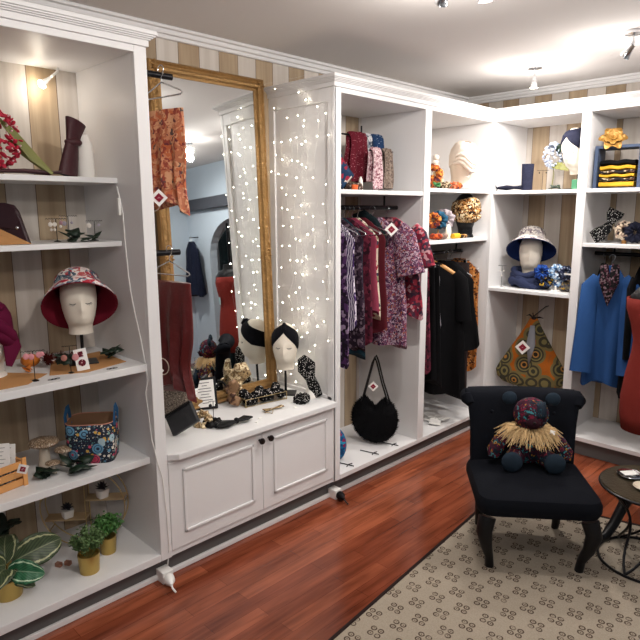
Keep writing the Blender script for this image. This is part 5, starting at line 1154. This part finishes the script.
# curved rolled back
rings = []; nn = 36
def backring(z, y, w, th):
    ring = []
    for k in range(nn):
        a = 2 * pi * k / nn; c_, s_ = cos(a), sin(a)
        x = w * (abs(c_) ** .35) * (1 if c_ > 0 else -1); yy = y + th * (abs(s_) ** .7) * (1 if s_ > 0 else -1) - .045 * (x / w) ** 2
        ring.append((x, yy, z))
    return ring
for z, y, w, th in ((.27, .19, .23, .035), (.36, .195, .235, .038), (.44, .203, .236, .036), (.52, .212, .24, .035), (.585, .222, .248, .035), (.625, .232, .258, .038), (.65, .242, .264, .036), (.662, .25, .26, .02)):
    rings.append(backring(z, y, w, th))
m = MB().loft(rings); m.build('backrest', VEL, chair)
m = MB()
for sx in (-1, 1): m.tube([(sx * .24, .165, .60), (sx * .248, .19, .62), (sx * .248, .225, .625), (sx * .242, .26, .62)], [.018, .034, .034, .02], 16)
m.tube([(-.24 + .048 * k, .258 - .03 * ((k - 5) / 5) ** 2, .632) for k in range(11)], .032, 14); m.build('roll', VEL, chair)
m = MB()
for x in (-.14, -.07, 0, .07, .14):
    for z in (.565, .485): m.ell((x + (.035 if z < .52 else 0), .222 - .036 - .045 * (x / .24) ** 2 - (.01 if z < .52 else 0), z), .009, .006, .009, n=10)
m.build('buttons', VEL, chair)
for sx in (-1, 1):
    MB().tube([(sx * .205, -.205, .235), (sx * .218, -.225, .18), (sx * .205, -.215, .11), (sx * .188, -.19, .05), (sx * .183, -.185, 0)], [.036, .033, .024, .018, .019], 14).build('leg', BLKWOOD, chair)
    MB().tube([(sx * .185, .13, .235), (sx * .18, .14, .12), (sx * .178, .165, 0)], [.027, .022, .017], 12).build('leg', BLKWOOD, chair)
bear = thing('teddy_bear', 'patchwork cloth teddy bear with raffia collar sitting on the black chair', 'teddy bear', (.915 + .018 * cos(CH) - .108 * sin(CH), 2.42 + .018 * sin(CH) + .108 * cos(CH), .358), CH - .02)
bear.scale = (1.07, 1.0, 1.1)
BR = cprint('wax_print', [(0, '3a1626'), (.35, '4a2030'), (.5, '14202c'), (.7, '1d4048'), (.76, '3d828c'), (.82, '742338'), (.93, 'a87c24')], 55, 'cell', distort=.2)
BR2 = cprint('teal_dot_print', [(0, '3f8fa0'), (.14, '1a2430')], 150, 'dot')
DKB = plain('slate_felt', '222e3a', .9, bump=.2)
MB().ell((0, 0, .085), .082, .068, .09, n=24).build('body', BR, bear)
hd = MB().ell((0, -.015, .215), .072, .066, .068, n=28).build('head', BR, bear)
MB().ell((0, -.072, .193), .03, .022, .024, n=16).build('muzzle', plain('dark_wine_felt', '2e141e', .9), bear)
m = MB()
for x in (-.025, .025): m.ell((x, -.076, .228), .005, .004, .005, n=8)
m.ell((0, -.094, .2), .007, .005, .005, n=8); m.build('face', BLKWOOD, bear)
MB().grid(lambda u, v: (.012 + .042 * u, -.015 - .0675 * sqrt(max(.02, 1 - ((.012 + .042 * u) / .072) ** 2 - ((.0 + .055 * v) / .068) ** 2)), .215 + .055 * v), 6, 6).build('cheek_patch', BR2, bear, solid=.002)
for sx in (-1, 1):
    MB().xf((sx * .088, .0, .275), (0, 0, 0)).ell((0, 0, 0), .031, .016, .028, n=16).build('ear', DKB, bear)
    MB().tube([(sx * .07, -.005, .13), (sx * .12, -.02, .095), (sx * .145, -.035, .055), (sx * .15, -.04, .03)], [.026, .032, .033, .02], 14).build('arm', BR, bear)
    MB().tube([(sx * .045, -.02, .04), (sx * .07, -.07, .04), (sx * .08, -.105, .04)], [.04, .038, .034], 14).build('leg', BR, bear)
    MB().ell((sx * .085, -.118, .041), .043, .022, .043, n=20).build('foot', DKB, bear, label='slate grey felt sole')
m = MB(); rd = random.Random(19)
for k in range(520):
    a = rd.uniform(0, 2 * pi); front = .5 - .5 * sin(a); r0 = .055; L = rd.uniform(.045, .085)
    p0 = Vector((r0 * cos(a), -.01 + r0 * .8 * sin(a), .158 + rd.uniform(-.004, .006))); d = Vector((cos(a), sin(a) * .9, -.35 + rd.uniform(-.4, .35))).normalized()
    p1 = p0 + d * L * .6; p2 = p0 + d * L + Vector((rd.gauss(0, .008), rd.gauss(0, .008), -.025))
    m.tube([p0, p1, p2], [.0016, .0018, .0009], 4)
m.build('raffia_collar', plain('raffia', 'd8b98a', .8, var=.2), bear, label='pale straw raffia fringe')
MB().xf((.08, -.065, .155), (R(-20), R(20), .3)).box(-.012, .012, -.001, .001, -.008, .008).build('tag', PAPER, bear, smooth=False)

# side table
TX, TY, TZ = 1.347, 2.657, .352
t = thing('side_table', 'low round side table with looped black wire legs beside the chair', 'table', (TX, TY, .0085))
MB().lathe([(.0001, TZ - .02), (.19, TZ - .02), (.198, TZ - .014), (.2, TZ - .006), (.197, TZ), (.186, TZ - .002), (.0001, TZ - .002)], n=56).build('tabletop', plain('bronze_top', '5d5444', .3, .5, bump=.25, bs=90), t)
MB().tube([(.2 * cos(2 * pi * k / 56), .2 * sin(2 * pi * k / 56), TZ - .012) for k in range(56)], .006, 8, closed=True).build('rim', BLACK, t)
MB().tube([(.185 * cos(2 * pi * k / 56), .185 * sin(2 * pi * k / 56), .006) for k in range(56)], .006, 8, closed=True).build('base_ring', BLACK, t)
for k in range(3):
    for s_ in (1, -1):
        a0 = k * 2 * pi / 3 + .4; pts = []
        for j in range(15):
            f = j / 14; a_ = a0 + s_ * f * 1.7; r_ = .18 - .11 * sin(pi * f); pts.append((r_ * cos(a_), r_ * sin(a_), .008 + (TZ - .03) * f))
        MB().tube(pts, .0055, 8).build('leg', BLACK, t)
z0 = TZ + .0085
def plate(label, loc, r_, mt_, cat='dish'):
    t = thing('dish', label, cat, loc, group='dishes on the side table'); MB().lathe([(.0001, 0), (r_ * .55, 0), (r_, .010), (r_ * .97, .013), (r_ * .55, .005), (.0001, .004)], n=36).build('plate', mt_, t)
    return t
plate('silver dish with white card on the side table', (1.25, 2.68, z0), .052, CHROME)
tag(MB().box(-.032, .032, -.02, .02, 0, .003).build('folded_card', PAPER, bevel=.001), 'white folded card lying in the silver dish', 'card', loc=(1.248, 2.678, z0 + .013), rz=.9)
plate('cream dish near the front edge of the side table', (1.335, 2.595, z0), .045, plain('cream_glaze', 'ddd0bc', .4))
tag(MB().lathe([(.0001, 0), (.022, .0), (.024, .004), (.027, .10), (.0255, .10), (.022, .008), (.0001, .008)], n=28).build('drinking_glass', GLASSM), 'clear drinking glass at the right edge of the photo', 'glass', loc=(1.335, 2.70, z0))

# dress form with red dress
FXX, FYY = 1.235, 3.02
t = thing('dress_form', 'black dress form on curved tripod legs behind the side table', 'dress form', (FXX, FYY, .0))
TF = [(.475, .128, .10), (.55, .14, .11), (.63, .142, .11), (.74, .13, .10), (.84, .112, .085), (.90, .108, .085), (.98, .125, .1), (1.05, .148, .11), (1.10, .152, .095), (1.14, .12, .07), (1.16, .06, .05), (1.2, .048, .045)]
def tor(k, z0_, z1_, off=0):
    return [[((w + off) * cos(2 * pi * j / 40) * k, (d + off) * sin(2 * pi * j / 40) * k, z) for j in range(40)] for z, w, d in TF if z0_ <= z <= z1_]
m = MB().loft(tor(1, .4, 1.3)); m.build('torso', BLKWOOD, t)
MB().tube([(0, 0, .20), (0, 0, .48)], .014, 12).build('pole', BLKWOOD, t); MB().ell((0, 0, .225), .028, .028, .05, n=14).build('hub', BLKWOOD, t)
for k in range(3):
    a = R(-104 + 120 * k); MB().tube([(0, 0, .225), (.05 * cos(a), .05 * sin(a), .23), (.12 * cos(a), .12 * sin(a), .20), (.19 * cos(a), .19 * sin(a), .14), (.25 * cos(a), .25 * sin(a), .07), (.31 * cos(a), .31 * sin(a), .024), (.38 * cos(a), .38 * sin(a), .022)], [.022, .026, .027, .024, .022, .02, .018], 12).build('leg', BLKWOOD, t)
m = MB().loft(tor(1.0, .46, 1.12, .012), caps=False)
tag(m.build('red_dress', plain('brick_red_wool', '84302a', .85, bump=.3), solid=.004), 'brick red sleeveless dress on the dress form at the right edge', 'dress', loc=(FXX, FYY, .0), rz=R(35))
tag(MB().box(-.022, .022, -.001, .001, -.03, .03).build('price_card', plain('pale_blue_card', 'b8dfe6', .6), smooth=False), 'pale blue card pinned on the brick red dress', 'card', loc=(FXX - .005, FYY - .125, .905), rz=R(25))

# things seen in the mirror
t = thing('clothes_rail', 'black freestanding clothes rail seen in the mirror before the arch', 'clothes rail', (1.74, 3.42, 0), R(40))
m = MB()
for s_ in (-1, 1): m.tube([(s_ * .2, 0, 0), (s_ * .2, 0, 1.55)], .012, 8).tube([(s_ * .2, -.16, .012), (s_ * .2, .16, .012)], .012, 8)
m.tube([(-.2, 0, 1.55), (.2, 0, 1.55)], .012, 8); m.build('frame', BLACK, t)
garment('garment', 'dark long coat on the mirrored clothes rail, left one', (1.64, 3.34, 1.545), R(130), .1, 1.3, TEAL, depth=.03, drop=.08, group='garments on the freestanding rail')
garment('garment', 'olive green printed dress on the mirrored clothes rail', (1.73, 3.41, 1.545), R(130), .1, 1.2, cprint('olive_leaf_print', [(0, '23261c'), (.5, '3d4228'), (.8, '6a6a3e')], 12, 'noise'), depth=.03, drop=.08, group='garments on the freestanding rail')
garment('garment', 'black long dress on the mirrored clothes rail, right one', (1.82, 3.49, 1.545), R(130), .1, 1.25, BLK, depth=.03, drop=.08, group='garments on the freestanding rail')
garment('garment', 'navy waistcoat hanging on the blue wall, seen in the mirror', (3.15, 3.93, 1.50), R(8), .16, .62, DN, depth=.05, drop=.08, group='garments on the freestanding rail')
t = thing('wall_hook', 'black hook on the blue wall carrying the navy waistcoat', 'hook', (3.15, 3.97, 1.497)); MB().tube([(0, .06, 0), (0, -.06, -.003)], .006, 8).build('hook', BLACK, t)

# ------------------------------------------------------------------ lamps
GLOW = plain('halogen_glow', 'ffe9c4', .3, emit=30)
def spot(label, loc, aim, energy, size=110, blend=.6, rad=.03, col=(1, .945, .885), stem=.05, fixture=True, glass=True, halo=0):
    loc = Vector(loc); aim = Vector(aim)
    t = thing('ceiling_spotlight', label, 'lamp', loc, group='ceiling spotlights')
    MB().lathe([(.0001, 0), (.04, 0), (.04, -.014), (.0001, -.018)], n=24).build('rose', CHROME, t)
    d = (aim - loc - Vector((0, 0, -stem))).normalized(); q = d.to_track_quat('-Z', 'Y').to_euler()
    MB().tube([(0, 0, -.015), (0, 0, -stem - .01)], .006, 8).build('stem', CHROME, t)
    b = MB(); b.xf((0, 0, -stem - .01), q).lathe([(.0001, .005), (.012, .004), (.014, -.02), (.015, -.03), (.022, -.055), (.024, -.058)], n=24); b.build('shade', CHROME, t)
    b = MB(); b.xf((0, 0, -stem - .01), q).lathe([(.0001, -.048), (.018, -.052), (.021, -.057), (.0001, -.060)], n=20); b.build('bulb', GLOW, t)
    L = bpy.data.lights.new('spot_light', 'SPOT'); L.energy = energy; L.spot_size = R(size); L.spot_blend = blend; L.shadow_soft_size = rad; L.color = col
    o = bpy.data.objects.new('spot_light', L); COL.objects.link(o); o.location = loc + Vector((0, 0, -stem - .01)) + d * .075; o.rotation_euler = q
    if halo:
        L2 = bpy.data.lights.new('lamp_spill', 'POINT'); L2.energy = halo; L2.color = col; L2.shadow_soft_size = rad
        o2 = bpy.data.objects.new('lamp_spill', L2); COL.objects.link(o2); o2.location = loc + Vector((0, 0, -stem - .06)) + d * .12
CZ0 = CZ
spot('small ceiling spotlight hanging before the room corner', (.356, 3.40, CZ0), (.33, 3.42, 0), 36, 150, .9, halo=7)
spot('chrome ceiling spotlight at the upper right aimed at the back unit', (.98, 3.07, CZ0), (.40, 3.35, 1.65), 32, 120, .8, halo=5)
spot('ceiling spotlight at the top edge aimed at the wardrobe', (.79, 1.84, CZ0), (-.2, 2.6, 1.0), 26, 100, .7, halo=5)
spot('ceiling spotlight at the top edge aimed at the rug', (.90, 1.90, CZ0), (.95, 2.2, 0), 16, 120, .8, halo=4)
spot('ceiling spotlight whose lit bulb is reflected in the tall gilt mirror', (1.82, 3.12, CZ0), (-.4, 1.75, 1.2), 24, 100, .7, halo=5)
spot('ceiling spotlight shining on the left shelf unit', (1.3, .95, CZ0), (-.3, .85, 1.25), 24, 100, .7, halo=5)
spot('unseen fill lamp added over the near end of the rug', (1.9, 1.1, CZ0), (1.3, 1.6, 0), 18, 130, .8, halo=6)  # general fill out of view, added and given a ceiling fixture
spot('unseen fill lamp added behind the viewpoint', (2.4, -.6, CZ0), (1.4, .6, .5), 25, 130, .8, halo=7)  # added room fill behind the camera, not an observed lamp
spot('lamp added by the arch to brighten its mirror reflection', (2.4, 3.0, CZ0), (2.4, 3.9, 1.0), 50, 120, .8, halo=12)  # invented lamp, lifts the dark room side that the mirror shows
L = bpy.data.lights.new('shelf_lamp', 'POINT'); L.energy = .35; L.color = (1, .93, .84); L.shadow_soft_size = .02
o = bpy.data.objects.new('shelf_lamp', L); COL.objects.link(o); o.location = (-.385, .945, 1.93)

w = bpy.data.worlds.new('World'); bpy.context.scene.world = w; w.use_nodes = True
w.node_tree.nodes['Background'].inputs[0].default_value = (.8, .85, 1, 1); w.node_tree.nodes['Background'].inputs[1].default_value = .3

# ------------------------------------------------------------------ camera
cd = bpy.data.cameras.new('Camera'); cam = bpy.data.objects.new('Camera', cd); COL.objects.link(cam)
cam.location = CAM; cd.sensor_width = 36; cd.lens = 602.3 / 640 * 36; cd.clip_start = .05
yaw, pitch, roll = R(44.786), R(10.392), R(-.16)
cam.rotation_euler = (Matrix.Rotation(yaw, 3, 'Z') @ Matrix.Rotation(pi / 2 - pitch, 3, 'X') @ Matrix.Rotation(roll, 3, 'Z')).to_euler()
bpy.context.scene.camera = cam
for o in list(bpy.context.scene.objects):
    if o.parent is None:
        o.location = o.location * SC
        if o.type not in ('CAMERA', 'LIGHT'): o.scale = o.scale * SC
        if o.type == 'LIGHT': o.data.energy *= SC * SC * 1.0; o.data.shadow_soft_size *= SC
vs = bpy.context.scene.view_settings; vs.view_transform = 'Standard'; vs.look = 'None'; vs.gamma = 1; vs.use_curve_mapping = False; vs.exposure = 0.0
bpy.context.scene.cycles.max_bounces = 8
